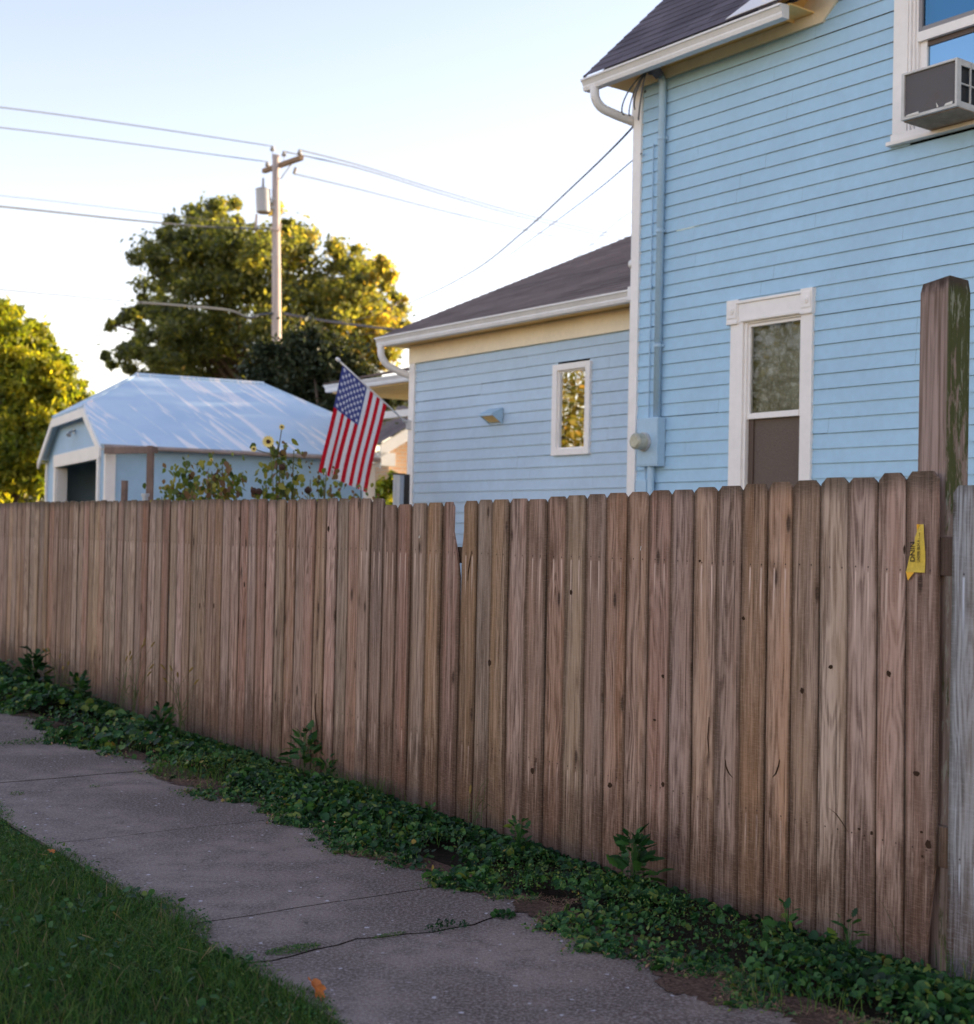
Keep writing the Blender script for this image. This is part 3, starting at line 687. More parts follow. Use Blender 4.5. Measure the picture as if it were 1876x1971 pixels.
us = part('upper_sash', M['trim'], lw, [(1.031, .0, 2.585, 1.054, .045, 3.399), (1.600, .0, 2.585, 1.621, .045, 3.399), (1.055, .0, 3.372, 1.599, .045, 3.399), (1.055, -.006, 2.585, 1.599, .045, 2.635)], .002)
mb = MB(); mb.face([(1.054, .022, 2.63), (1.60, .022, 2.63), (1.60, .022, 3.375), (1.054, .022, 3.375)]); mb.build('pane', M['glass'], us)
ls = part('lower_sash', M['brownframe'], lw, [(1.031, .02, 1.78, 1.085, .055, 2.584), (1.60, .02, 1.78, 1.621, .055, 2.584), (1.086, .02, 1.78, 1.599, .055, 1.83)], .002)
mb = MB(); mb.face([(1.085, .038, 1.82), (1.60, .038, 1.82), (1.60, .038, 2.584), (1.085, .038, 2.584)]); mb.build('insect_screen', M['screen'], ls)
mb = MB()
for k in range(24):
    xa, xb = 1.0+k*.0275, 1.0+(k+1)*.0275; f = lambda x: .10+.010*math.sin(x*90)
    mb.face([(xa, f(xa), 1.8), (xb, f(xb), 1.8), (xb, f(xb), 3.42), (xa, f(xa), 3.42)])
mb.build('curtain', M['curtain'], lw, smooth=True)
# upper window
uw = part('window', M['trim'], house, [(2.508, -.040, 4.69, 2.64, -.004, 6.25), (3.64, -.040, 4.69, 3.77, -.004, 6.25), (2.508, -.045, 6.251, 3.77, -.004, 6.40)], .004)
part('sill', M['trim'], uw, [(2.475, -.075, 4.60, 3.81, -.004, 4.632), (2.50, -.048, 4.633, 3.78, -.004, 4.689)], .004)
part('frame', M['trim'], uw, [(2.641, -.030, 4.69, 2.662, .05, 6.24), (2.663, -.012, 4.69, 2.684, .05, 6.24), (2.685, .004, 4.69, 2.703, .05, 6.24), (3.60, -.02, 4.69, 3.639, .05, 6.24), (2.704, -.02, 6.19, 3.599, .05, 6.24), (2.704, -.02, 4.69, 3.599, .05, 4.71)], .002)
us = part('upper_sash', M['greyframe'], uw, [(2.704, .008, 5.44, 2.732, .035, 6.189), (3.572, .008, 5.44, 3.599, .035, 6.189), (2.733, .008, 5.44, 3.571, .035, 5.475), (2.733, .008, 6.15, 3.571, .035, 6.189)], .002)
mb = MB(); mb.face([(2.732, .03, 5.47), (3.572, .03, 5.47), (3.572, .03, 6.16), (2.732, .03, 6.16)]); mb.build('pane', glass('sky_tinted_screened_glass', (.2, .4, .6), .30, gc=(.16, .38, .58)), us)  # deep blue of the mirrored sky put into the reflection colour
ls = part('lower_sash', M['trim'], uw, [(2.704, .0, 5.365, 3.599, .036, 5.439), (2.704, .03, 4.711, 2.765, .062, 5.364), (3.54, .03, 4.711, 3.599, .062, 5.364)], .002)
part('shadow_gap', M['brownframe'], ls, [(2.766, .040, 5.325, 3.539, .07, 5.364)], 0)
mb = MB(); mb.face([(2.765, .05, 4.72), (3.54, .05, 4.72), (3.54, .05, 5.325), (2.765, .05, 5.325)]); mb.build('pane', glass('sky_tinted_glass', (.4, .5, .6), .5, gc=(.30, .52, .72)), ls)  # paler blue of the mirrored sky tinted into this pane
mb = MB(); mb.face([(2.70, .14, 4.7), (3.6, .14, 4.7), (3.6, .14, 6.2), (2.7, .14, 6.2)]); mb.build('blind', plain('blue_white_blind', (.35, .45, .55), .9), uw)
# conduit, service mast, meter
cb = MB(); cb.tube([(-.025, -.052, 2.65), (-.025, -.052, 5.72), (-.03, -.075, 5.80)], .034, 12); cd_ = cb.build('conduit', M['pipeblue'], house, smooth=True)
for zz in (3.30, 4.35, 5.2):
    cb = MB(); cb.tube([(-.025, -.053, zz), (-.025, -.053, zz+.03)], .039, 12); cb.box(-.075, -.03, zz, .025, -.018, zz+.03); cb.build('strap', M['pipeblue'], cd_)
cb = MB(); cb.tube([(-.03, -.085, 5.78), (-.045, -.13, 5.835), (-.06, -.19, 5.83)], [.045, .055, .05], 12); cb.build('weatherhead', M['cablegrey'], house, smooth=True)
cb = MB()
for k, (dx, dz, ex) in enumerate(((-.02, -.25, -.10), (-.10, -.40, -.18), (-.20, -.32, -.30), (.02, -.55, -.02))):
    p = [Vector((-.08, -.20, 5.82)), Vector((-.10+dx, -.27, 5.70)), Vector((-.12+ex, -.25, 5.82+dz)), Vector((-.22+ex*.7, -.15, 5.60+dz*.3))]
    path = [((1-t)**3*p[0]+3*t*(1-t)**2*p[1]+3*t*t*(1-t)*p[2]+t**3*p[3]) for t in [j/10 for j in range(11)]]
    cb.tube(path, .007, 6)
cb.build('drip_loop', M['wire'], house)
cb = MB(); cb.tube([(-.16, -.026, 2.65), (-.162, -.026, 5.2)], .006, 6); cb.box(-.175, -.04, 3.86, -.145, -.02, 3.885); cb.build('cable', M['pipeblue'], house)
bx_ = MB(); bx_.box(-.215, -.115, 2.21, .058, -.018, 2.655); mbox = bx_.build('meter_box', M['pipeblue'], house, bevel=.006)
part('cover_seam', M['pipeblue'], mbox, [(-.209, -.119, 2.225, .052, -.1155, 2.64)], .002)
cb = MB(); cb.tube([(-.11, -.118, 2.435), (-.11, -.145, 2.435)], .088, 24); cb.build('ring', M['steel'], mbox, smooth=False, bevel=.003)
cb = MB(); cb.tube([(-.11, -.146, 2.435), (-.11, -.235, 2.435), (-.11, -.25, 2.435)], [.078, .074, .055], 24); cb.build('meter_glass', paint('grey_green_meter', (.42, .42, .34), .2, .2, 9, .2, .8), mbox, smooth=False, bevel=.004)
cb = MB(); cb.tube([(-.075, -.065, 1.2), (-.075, -.065, 2.209)], .032, 12); cb.tube([(-.165, -.05, 1.2), (-.165, -.05, 2.209)], .010, 8); cb.build('lower_conduit', M['pipeblue'], house)
part('junction_box', M['pipeblue'], house, [(-.25, -.09, 1.85, -.11, -.018, 2.09)], .004)

# ------------------------------------------------------------------ wing (plane .38 m behind the main wall)
WY = .38; WX0 = -4.745; WX1 = -.40
WW = (-1.965, -1.462, 2.44, 3.30)
siding(WX0+.10, WX1, .35, 3.60, WY, [WW], house, 2.048, 'wing_siding', mat=M['siding_wing'])
part('wing_corner_board', M['trim'], house, [(WX0, WY-.034, .3, WX0+.115, WY, 3.62), (WX0-.004, WY+.001, .3, WX0+.02, WY+.11, 3.62)])
part('wing_foundation', M['oldwood'], house, [(WX0+.02, WY+.03, -.06, WX1-.02, 5.2, .35)], 0)
part('wing_wall', M['siding'], house, [(WX0+.012, WY+.111, .35, WX0+.10, 5.2, 3.8), (WX0+.10, 5.1, .35, WX1-.02, 5.2, 3.8)], 0)
part('wing_interior', M['dark'], house, [(WX0+.2, WY+.9, 1.2, WX1-.1, WY+.95, 3.7)], 0)
part('wing_frieze_board', M['frieze'], house, [(WX0-.004, WY-.040, 3.592, WX1-.03, WY-.001, 3.81)])
part('wing_soffit', M['warmtrim'], house, [(WX0-.23, WY-.27, 3.812, WX1-.03, WY+.03, 3.828), (WX0-.23, WY+.031, 3.812, WX0+.0, 5.3, 3.828)], 0)
P2 = R(24.1)
shingle_roof('wing_roof', M['shingle_brown'], house, WX0-.24, WX1-.03, WY-.36, 3.900, P2, 4.15)
mb = MB(); yr = WY-.36+4.15; zr = 3.9+4.15*math.tan(P2)
mb.face([(WX0-.22, WY-.25, 3.90), (WX0-.22, yr, zr-.05), (WX1-.03, yr, zr-.05), (WX1-.03, WY-.25, 3.9)][::-1]); mb.face([(WX0-.24, yr, zr-.02), (WX1, yr, zr-.02), (WX1, 8.2, 3.9), (WX0-.24, 8.2, 3.9)])
mb.face([(WX0+.02, WY, 3.6), (WX0+.02, 5.2, 3.6), (WX0+.02, 5.2, 4.6), (WX0+.02, yr, zr-.1), (WX0+.02, WY, 3.95)]); mb.build('wing_roof_back', M['shingle_brown'], house)
gutter(house, WX0-.255, WX1-.10, WY-.262, 3.793)
part('gutter_end_box', M['white'], house, [(WX1-.099, WY-.39, 3.79, WX1-.035, WY-.26, 3.92)], .004)
downspout(house, [(-4.93, WY-.32, 3.80), (-4.925, WY-.315, 3.68), (-4.90, WY-.24, 3.575), (-4.86, WY-.10, 3.51), (-4.79, WY+.05, 3.44), (-4.785, WY+.08, 3.36), (-4.785, WY+.08, .3)], .043)
cb = MB(); cb.tube([(-.455, -.01, 4.13), (-.46, .12, 4.14), (-.45, .16, 4.06)], .040, 12); cb.build('pipe_elbow', M['white'], house, smooth=True)
ww = part('wing_window', M['trim'], house, [(-2.015, WY-.046, 2.395, -1.94, WY-.002, 3.343), (-1.49, WY-.046, 2.395, -1.418, WY-.002, 3.343), (-1.939, WY-.046, 3.277, -1.491, WY-.002, 3.343), (-1.939, WY-.046, 2.395, -1.491, WY-.002, 2.462)], .004)
part('frame', M['trim'], ww, [(-1.939, WY-.02, 2.463, -1.925, WY+.03, 3.276), (-1.505, WY-.02, 2.463, -1.491, WY+.03, 3.276), (-1.924, WY-.02, 3.262, -1.506, WY+.03, 3.276), (-1.924, WY-.02, 2.463, -1.506, WY+.03, 2.476)], .002)
mb = MB(); mb.face([(-1.925, WY-.004, 2.47), (-1.505, WY-.004, 2.47), (-1.505, WY-.004, 3.27), (-1.925, WY-.004, 3.27)]); mb.build('pane', M['glass_strong'], ww)
mb = MB(); a, b = -3.12, -2.88
for x in (a, b): pass
mb.prism([(WY-.02, 2.955), (WY-.022, 2.78), (WY-.03, 2.78), (WY-.165, 2.865), (WY-.165, 2.885)], a, a+.006, 0, 'x'); mb.prism([(WY-.02, 2.955), (WY-.022, 2.78), (WY-.03, 2.78), (WY-.165, 2.865), (WY-.165, 2.885)], b-.006, b, 0, 'x')
mb.face([(a, WY-.02, 2.956), (a, WY-.168, 2.887), (b, WY-.168, 2.887), (b, WY-.02, 2.956)]); mb.face([(a, WY-.168, 2.887), (a, WY-.168, 2.862), (b, WY-.168, 2.862), (b, WY-.168, 2.887)])
vh = mb.build('vent_hood', M['pipeblue'], house)
mb = MB(); mb.face([(a+.006, WY-.15, 2.872), (b-.006, WY-.15, 2.872), (b-.006, WY-.03, 2.80), (a+.006, WY-.03, 2.80)]); mb.build('flap', M['warmtrim'], vh)

# porch on the far side of the wing
po = 1.5
x0p, zg = wp(634, 756, -WY-po); _, zr_ = wp(745, 737, -WY-po); _, zbm = wp(770, 783, -WY-po); _, zbl = wp(770, 797, -WY-po)
yp = WY+po
part('porch_beam', M['trim'], house, [(x0p+.55, yp+.25, zbl, WX0, yp+.40, zbm)], .004)
part('porch_soffit', M['warmtrim'], house, [(x0p+.10, yp-.0, zg-.02, WX0, yp+3.0, zg)], 0)
g_ = gutter(house, x0p, WX0, yp+.01, zg+.001)
shingle_roof('porch_roof', M['shingle_brown'], house, x0p, WX0, yp-.11, zg+.13, R(14), 3.0)
part('porch_post', M['trim'], house, [(x0p+.6, yp+.27, 0, x0p+.7, yp+.37, zbl-.002)], .004)

# ------------------------------------------------------------------ window air conditioner
ac = empty('window_air_conditioner', tuple(Vector((HO[0], HO[1], 0))+Vector((hd[0]*3.11, hd[1]*3.11, 4.64))), HROT, label='dirty white window air conditioner jutting out of the upstairs window', cat='air conditioner')
mb = MB(); x0, x1, y0, y1, z0, z1 = -.235, .235, -.42, .06, .0, .345
f = .028
mb.box(x0, y0+.012, z0+.001, x1, y1, z0+.012); mb.box(x0, y0+.012, z1-.010, x1, y1, z1)
mb.box(x0+.002, y0+.03, z0+.012, x0+.008, y1, z1-.010)
mb.box(x1-.10, y0+.03, z0+.012, x1-.010, y0+.05, z1-.01)
# rear frame
mb.box(x0, y0, z0, x0+f*.9, y0+.03, z1); mb.box(x1-f*.6, y0, z0, x1, y0+.03, z1); mb.box(x0+f*.9, y0, z1-f*.6, x1-f*.6, y0+.03, z1); mb.box(x0+f*.9, y0, z0, x1-f*.6, y0+.03, z0+f*.8)
# side frame and bars
for yy in (y0+.03, y0+.16, y0+.29): mb.box(x1-.012, yy, z0+.012, x1, yy+.012 if yy > y0+.04 else yy+.022, z1-.01)
mb.box(x1-.012, y0+.052, z0+.012, x1, y1-.12, z0+.045); mb.box(x1-.012, y0+.052, z1-.045, x1, y1-.12, z1-.01); mb.box(x1-.0125, y0+.052, .168, x1-.0005, y1-.12, .178)
mb.box(x1-.012, y1-.119, z0+.012, x1, y1, z1-.01)
mb.build('cabinet', paint('aged_white_enamel', (.60, .59, .57), .45, .1, 9, .5), ac, bevel=.002)
g = NG('condenser_fins'); v = g.coord(); x, y, z = g.sep(v)[0:3]
fn_ = g.m('SINE', g.m('MULTIPLY', x, 1400.0)); nn = g.noise(v, 9, 5, .6)
c = g.mix(g.ramp(fn_, -.6, .6), (.075, .07, .075), (.17, .155, .165)); c = g.mix(g.ramp(nn, .5, .75, 0, .5), c, (.11, .085, .06)); g.col(c, .6, .5); g.bump(fn_, .6, .002)
M['fins'] = g.mat
mb = MB(); mb.box(x0+.004, y0+.03, z0-.006, x1-.004, y1-.02, z0+.0005); mb.build('base_pan', paint('rusty_pan', (.36, .25, .17), .8, .25, 7, .5), ac)
mb = MB(); mb.box(x0+f*.9, y0+.014, z0+f*.8, x1-f*.6, y0+.029, z1-f*.6); mb.build('condenser_coil', M['fins'], ac)
mb = MB(); mb.face([(x0+.04, y0-.004, .018), (x0+.16, y0-.006, .016), (x0+.155, y0-.005, .034), (x0+.06, y0-.004, .030)]); mb.face([(x1-.16, y0-.005, .024), (x1-.14, y0-.012, .026), (x1-.165, y0-.008, .062)]); mb.face([(x1-.10, y0-.005, .020), (x1-.03, y0-.006, .022), (x1-.03, y0-.005, .042), (x1-.09, y0-.004, .036)]); mb.build('peeling_tape', M['paper'], ac)
mb = MB(); mb.box(x1-.050, y0+.06, z0+.03, x1-.023, y1-.12, z1-.03); mb.build('side_vent', M['black'], ac)

# ================================================================== FLAG
g = NG('flag_cloth'); uvn = g.n('UVMap').outputs[0]; u, v, _ = g.sep(uvn)[0:3]   # u across the hoist from the tip, v down the fly
stripe = g.m('MODULO', g.m('FLOOR', g.m('MULTIPLY', u, 13.0)), 2.0)
c = g.mix(stripe, (.62, .008, .022), (.86, .86, .88))
canton = g.m('MULTIPLY', g.m('LESS_THAN', u, 7/13), g.m('LESS_THAN', v, .40))
a = g.m('MULTIPLY', v, 12/.40); b = g.m('MULTIPLY', u, 10/(7/13))
i = g.m('ROUND', a); j = g.m('ROUND', b)
par = g.m('LESS_THAN', g.m('MODULO', g.m('ADD', i, j), 2.0), .5)
ins = g.m('MULTIPLY', g.m('MULTIPLY', g.m('GREATER_THAN', i, .5), g.m('LESS_THAN', i, 11.5)), g.m('MULTIPLY', g.m('GREATER_THAN', j, .5), g.m('LESS_THAN', j, 9.5)))
dx = g.m('MULTIPLY', g.m('SUBTRACT', a, i), .040/.048*1.0); dy = g.m('MULTIPLY', g.m('SUBTRACT', b, j), 1.0)
rad = g.m('SQRT', g.m('ADD', g.m('MULTIPLY', dx, dx), g.m('MULTIPLY', dy, dy)))
ang = g.m('ARCTAN2', dx, g.m('MULTIPLY', dy, -1.0))
sec = g.m('ABSOLUTE', g.m('SUBTRACT', g.m('MODULO', g.m('ADD', ang, math.pi*4+math.pi/5), math.pi*2/5), math.pi/5))
# radius of a five pointed star at this angle: from the tip (sec=0) to the notch (sec=pi/5)
rt, rn = .66, .27
num = rt*rn*math.sin(math.pi/5)
den = g.m('ADD', g.m('MULTIPLY', g.m('SINE', g.m('SUBTRACT', math.pi/5, sec)), rn*1.0), g.m('MULTIPLY', g.m('SINE', sec), rt*1.0))
den = g.m('ADD', g.m('MULTIPLY', g.m('SINE', sec), rt), g.m('MULTIPLY', g.m('SINE', g.m('SUBTRACT', math.pi/5, sec)), rn))
starr = g.m('DIVIDE', num, den)
star = g.m('MULTIPLY', g.m('MULTIPLY', g.m('LESS_THAN', rad, starr), par), ins)
c = g.mix(canton, c, g.mix(star, (.065, .080, .27), (.72, .72, .80)))
g.col(c, .7, .2); tr = g.n('BsdfTranslucent', {'Color': c}); mx = g.n('MixShader', {0: .4})
g.t.links.new(g.p.outputs[0], mx.inputs[1]); g.t.links.new(tr.outputs[0], mx.inputs[2]); g.t.links.new(mx.outputs[0], g.out.inputs['Surface']); M['flag'] = g.mat
ZB = at(790.6, 817, 1).y
bracket = Vector((HO[0], HO[1], 0))+Vector((hd[0], hd[1], 0))*(WX0+.01)-Vector((hn[0], hn[1], 0))*(WY-.03); bracket.z = wp(790.6, 817, -WY+.04)[1]
tipD = bracket.y-.95
fl = empty('flag_on_pole', tuple(bracket), 0, label='American flag hanging from a white angled pole on the house corner', cat='flag')
tip = at(654, 695, tipD)-bracket; sp_ = Vector((0, 0, 0))
ax_ = (tip-sp_)
mb = MB(); mb.tube([sp_, tip], .011, 10); po_ = mb.build('pole', M['white'], fl, smooth=True)
mb = MB(); mb.tube([tip-ax_.normalized()*.01, tip+ax_.normalized()*.02, tip+ax_.normalized()*.05, tip+ax_.normalized()*.065], [.012, .024, .022, .006], 12); mb.build('finial', M['white'], fl, smooth=True)
mb = MB(); mb.tube([-ax_.normalized()*.05, ax_.normalized()*.10], .020, 10); mb.box(-.03, -.05, -.055, .03, .03, .055); mb.build('bracket', M['steel'], fl)
def onpole(t): return tip*t
T0, T1 = .955, .33
P0, P1 = onpole(T0), onpole(T1)
q0 = at(614.8, 908, bracket.y+P0.y-.02)-bracket; q1 = at(705, 948, bracket.y+P1.y+.02)-bracket
NU, NV = 78, 60
V = []; UV = []
nrm = (P1-P0).cross(q0-P0).normalized()
if nrm.y > 0: nrm = -nrm
for jv in range(NV+1):
    t = jv/NV
    for iu in range(NU+1):
        s = iu/NU
        # cloth gathers into a narrow pleat a fifth of the way across, deepening downwards
        def warp(s): 
            k = .022*min(1, t*1.6)
            return s - k*math.tanh((s-.235)/.028)*math.exp(-((s-.235)/.16)**2)
        sw = warp(s)
        A = P0.lerp(P1, sw); B = q0.lerp(q1, sw); p = A.lerp(B, t)
        sag = -.05*math.sin(math.pi*s)*(1-t)**2*.3
        d = .030*t*math.sin(s*15+t*1.7)+.018*t*math.sin(s*31+1.3-t*2.2)+.05*t*math.exp(-((s-.235)/.04)**2)+.006*math.sin(s*40)*(1-t)
        p = p+Vector((.06, -1, 0))*d+Vector((0, 0, sag)); p.x += .012*math.sin(t*5+s*2)*t
        V.append(tuple(p)); UV.append((s, t))
Fc = [(r_*(NU+1)+c_, r_*(NU+1)+c_+1, (r_+1)*(NU+1)+c_+1, (r_+1)*(NU+1)+c_) for r_ in range(NV) for c_ in range(NU)]
me = bpy.data.meshes.new('cloth'); me.from_pydata(V, [], Fc); uvl = me.uv_layers.new(name='UVMap')
for lp in me.loops: uvl.data[lp.index].uv = UV[lp.vertex_index]
me.materials.append(M['flag']); me.polygons.foreach_set('use_smooth', [True]*len(me.polygons))
cl = bpy.data.objects.new('cloth', me); C.objects.link(cl); cl.parent = fl

# ================================================================== GARAGE
gc = at(193.6, 856.8, 19.0); GR = R(27)
gar = empty('garage', (gc.x, gc.y, 0), GR, label='pale blue garage with clipped gables and a sun-streaked metal roof', cat='garage')
L_, W_ = 4.12, 5.05; EZ = 2.70; RZ = 3.95; CZ = 3.32; f1 = 1.12; f2 = W_-1.12; h0, h1 = 1.02, L_-1.02
mid = W_/2
mb = MB()
def th(pts, m=0): mb.face(pts, m)
th([(0, 0, EZ), (L_, 0, EZ), (L_, f1+.14, CZ), (h1, mid, RZ), (h0, mid, RZ), (0, f1+.14, CZ)])
th([(0, W_, EZ), (0, f2-.14, CZ), (h0, mid, RZ), (h1, mid, RZ), (L_, f2-.14, CZ), (L_, W_, EZ)])
th([(0, f1+.14, CZ), (h0, mid, RZ), (0, f2-.14, CZ)]); th([(L_, f1+.14, CZ), (L_, f2-.14, CZ), (h1, mid, RZ)])
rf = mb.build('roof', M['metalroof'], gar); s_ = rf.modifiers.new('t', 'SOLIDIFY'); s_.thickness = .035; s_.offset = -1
bm_ = MB(); bm_.tube([(h0, mid, RZ+.01), (h1, mid, RZ+.01)], .03, 6)
for a_, b_ in (((0, f1+.14, CZ), (h0, mid, RZ)), ((0, f2-.14, CZ), (h0, mid, RZ)), ((L_, f1+.14, CZ), (h1, mid, RZ))): bm_.tube([a_, b_], .022, 6)
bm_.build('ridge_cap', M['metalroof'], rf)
# fascia following the clipped gable at both ends
for xx, sg in ((0, 1), (L_, -1)):
    mb = MB(); d = .13
    def seg(a, b):
        (y0, z0), (y1, z1) = a, b; xa, xb = (xx-.02, xx+.01) if sg > 0 else (xx-.01, xx+.02)
        mb.prism([(y0, z0), (y1, z1), (y1, z1-d), (y0, z0-d)], xa, xb, 0, 'x')
    seg((-.02, EZ-.045), (f1+.12, CZ-.04)); seg((f1+.121, CZ-.04), (f2-.121, CZ-.04)); seg((f2-.12, CZ-.04), (W_+.02, EZ-.045))
    mb.build('fascia', M['trim'], gar)
wl = .13
mb = MB(); DO = (.72, 4.02, 2.52)
gp = lambda y: min(EZ-.06+(y/mid)*(RZ-EZ), CZ-.06, EZ-.06+((W_-y)/mid)*(RZ-EZ))
ys = [.16, DO[0], f1+.1, f2-.1, DO[1], W_-.16]
for a_, b_ in zip(ys[:-1], ys[1:]):
    zb = 0 if (b_ <= DO[0]+.001 or a_ >= DO[1]-.001) else DO[2]
    for xa, zq in ((wl, zb), (L_-wl, 0)):
        mb.face([(xa, a_, zq), (xa, b_, zq), (xa, b_, gp(b_)), (xa, a_, gp(a_))] if xa > 1 else [(xa, b_, zq), (xa, a_, zq), (xa, a_, gp(a_)), (xa, b_, gp(b_))])
mb.face([(wl, .16, 0), (L_-wl, .16, 0), (L_-wl, .16, EZ-.02), (wl, .16, EZ-.02)]); mb.face([(L_-wl, W_-.16, 0), (wl, W_-.16, 0), (wl, W_-.16, EZ-.02), (L_-wl, W_-.16, EZ-.02)])
o = mb.build('wall', M['garage'], gar); o.modifiers.new('t', 'SOLIDIFY').thickness = .06
part('soffit', M['trim'], gar, [(.012, .0, EZ-.075, wl-.002, .155, EZ-.062), (.0, W_-.155, EZ-.075, wl-.002, W_, EZ-.062)], 0)
dc = part('door_casing', M['trim'], gar, [(wl-.035, DO[0]-.13, 0, wl-.002, DO[0], DO[2]), (wl-.035, DO[1], 0, wl-.002, DO[1]+.15, DO[2]), (wl-.04, DO[0]-.15, DO[2]+.001, wl-.002, DO[1]+.17, DO[2]+.20), (wl, DO[1]-.02, 0, wl+.16, DO[1]+.0, DO[2]-.002)])
part('interior', M['dark'], gar, [(wl+.9, .25, .0, L_-wl-.1, W_-.25, 2.6)], 0)
for a_ in ((wl-.03, .13), (L_-wl-.02, .13), (wl-.03, W_-.17)):
    part('corner_trim', M['trim'], gar, [(a_[0], a_[1], 0, a_[0]+.05, a_[1]+.10, EZ-.09), (a_[0]+.051, a_[1]-.002, 0, a_[0]+.14, a_[1]+.03, EZ-.09)], 0)
mb = MB(); mb.tube([(.05, -.035, EZ-.035), (L_, -.035, EZ-.045)], .032, 8); mb.build('gutter', M['rust'], gar)
mb = MB(); mb.box(-.02+wl, mid-.02, 2.98, wl+.0-.03, mid+.05, 3.06); mb.tube([(wl, mid, 3.04), (wl-.10, mid-.06, 3.0), (wl-.12, mid-.10, 2.95)], [.015, .02, .04], 8); mb.build('lamp', M['steel'], gar)

# timber frame in the yard
tf = empty('timber_frame', tuple(at(288, 960, 15.2)*1.0), 0, label='old timber post and crossbeam frame beside the garage corner', cat='timber frame')
base = Vector(tf.location); base.z = 0; tf.location = base
topz = at(288, 858, 15.2).z; dvec = at(206, 868, 16.4)-base
mb = MB(); mb.box(-.035, -.035, -.03, .035, .035, topz); mb.build('post', M['oldwood'], tf, bevel=.005)
mb = MB(); mb.tube([(0.05, -.02, topz-.045), (dvec.x, dvec.y, dvec.z)], .05, 4); mb.build('crossbeam', M['oldwood'], tf)
sp2 = at(238.5, 925, 14.4); mb = MB(); mb.tube([(0, 0, -.03), (.01, 0, sp2.z)], .035, 8)
o = mb.build('stake', M['oldwood']); o.location = (sp2.x, sp2.y, 0); tag(o, 'short brown wooden stake in front of the garage wall', 'stake')
sp3 = at(280, 950, 13.4); mb = MB(); mb.tube([(0, 0, -.03), (0, 0, sp3.z-.03)], .028, 10); mb.tube([(0, 0, sp3.z-.03), (0, 0, sp3.z)], .038, 12)
o = mb.build('capped_pipe', M['steel']); o.location = (sp3.x, sp3.y, 0); tag(o, 'capped metal pipe showing just over the fence by the timber frame', 'pipe')
# square steel post by the wing corner
mp = at(768, 912, 15.6); e = empty('steel_post', (mp.x, mp.y, 0), R(-28), label='square galvanised steel post with dark cap left of the wing corner', cat='post')
mb = MB(); mb.box(-.045, -.045, -.03, .045, .045, mp.z-.012); mb.box(-.013, -.052, -.03, -.006, -.046, mp.z-.02); mb.build('shaft', M['steel'], e, bevel=.006)
mb = MB(); mb.box(-.052, -.052, mp.z-.011, .052, .052, mp.z+.004); mb.build('cap', M['black'], e, bevel=.003)
mp = at(783.5, 913, 15.8); mb = MB(); mb.box(-.035, -.035, -.03, .035, .035, mp.z); o = mb.build('dark_post', M['black'], bevel=.004); o.location = (mp.x, mp.y, 0); tag(o, 'narrow black post against the wing corner board', 'post')

# ================================================================== UTILITY POLE AND WIRES
PD = 39.0
pb_ = at(538, 960, PD); pt = at(531.5, 298, PD); pb_.z = 0
up = empty('utility_pole', (pb_.x, pb_.y, 0), 0, label='tall wooden utility pole with crossarm and grey transformer behind the garage', cat='utility pole')
lean = pt-pb_
mb = MB(); mb.tube([(0, 0, 0), lean*.5, lean], [.165, .140, .105], 16); mb.build('shaft', M['pole'], up, smooth=True)
def pl(px, py, D=PD): return at(px, py, D)-Vector((pb_.x, pb_.y, 0))
c0 = pl(508, 329, PD+.95); c1 = pl(581, 303, PD-1.15)
mb = MB(); mb.tube([c0, c1], .085, 4); mb.build('crossarm', M['crossarm'], up)
mb = MB(); mb.tube([pl(566, 309, PD-.6), pl(541, 343, PD-.13)], .02, 6); mb.build('brace', M['steel'], up)
for (a_, b_, D) in (((513, 318), (513, 326), PD+.9), ((576, 295), (576, 303), PD-1.05), ((535.5, 294), (535, 300), PD)):
    pass
def insul(px, py, D, h=.30):
    p = pl(px, py, D); mb = MB(); mb.tube([p-Vector((0, 0, h)), p-Vector((0, 0, .14)), p-Vector((0, 0, .13)), p-Vector((0, 0, .07)), p-Vector((0, 0, .06)), p], [.012, .012, .07, .07, .045, .045], 10); mb.build('insulator', M['ceramic'], up)
insul(515, 311, PD+.8, .24); insul(577, 288, PD-1.0, .25); insul(547, 291, PD-.1, .3); insul(525, 281, PD, .35)
mb = MB(); mb.tube([pl(570, 322, PD-.7), pl(566, 334, PD-.7)], .045, 10); mb.build('cutout_fuse', M['ceramic'], up)
tc = pl(506.5, 364, PD-.1); tb_ = pl(508, 409, PD-.1)
mb = MB(); mb.tube([tb_, tb_+Vector((0, 0, .02)), tc-Vector((0, 0, .03)), tc, tc+Vector((0, 0, .04))], [.20, .21, .205, .215, .12], 20); tk = mb.build('transformer', M['tank'], up, smooth=False, bevel=.006)
mb = MB(); mb.tube([tc+Vector((0, 0, .03)), tc+Vector((0, 0, .09)), tc+Vector((0, 0, .32))], [.05, .04, .028], 10); mb.build('bushing', M['ceramic'], tk)
mb = MB(); mb.tube([tb_+Vector((0, 0, -.02)), tb_], [.16, .20], 16); mb.build('rusty_base', M['rust'], tk)
mb = MB(); mb.box(tc.x+.15, tc.y-.03, tc.z-.30, tc.x+.36, tc.y+.03, tc.z-.25); mb.box(tc.x+.15, tc.y-.03, tb_.z+.12, tc.x+.36, tc.y+.03, tb_.z+.17); mb.build('hanger', M['steel'], tk)
mb = MB(); mb.tube([pl(494, 412, PD-.3), pl(492.5, 444, PD-.3)], .035, 8); mb.build('drop_bushing', M['pole'], up); mb = MB(); mb.tube([pl(520, 440, PD-.2), pl(538, 444, PD-.2), pl(541, 430, PD-.2)], .03, 6); mb.build('secondary_bracket', M['pole'], up)
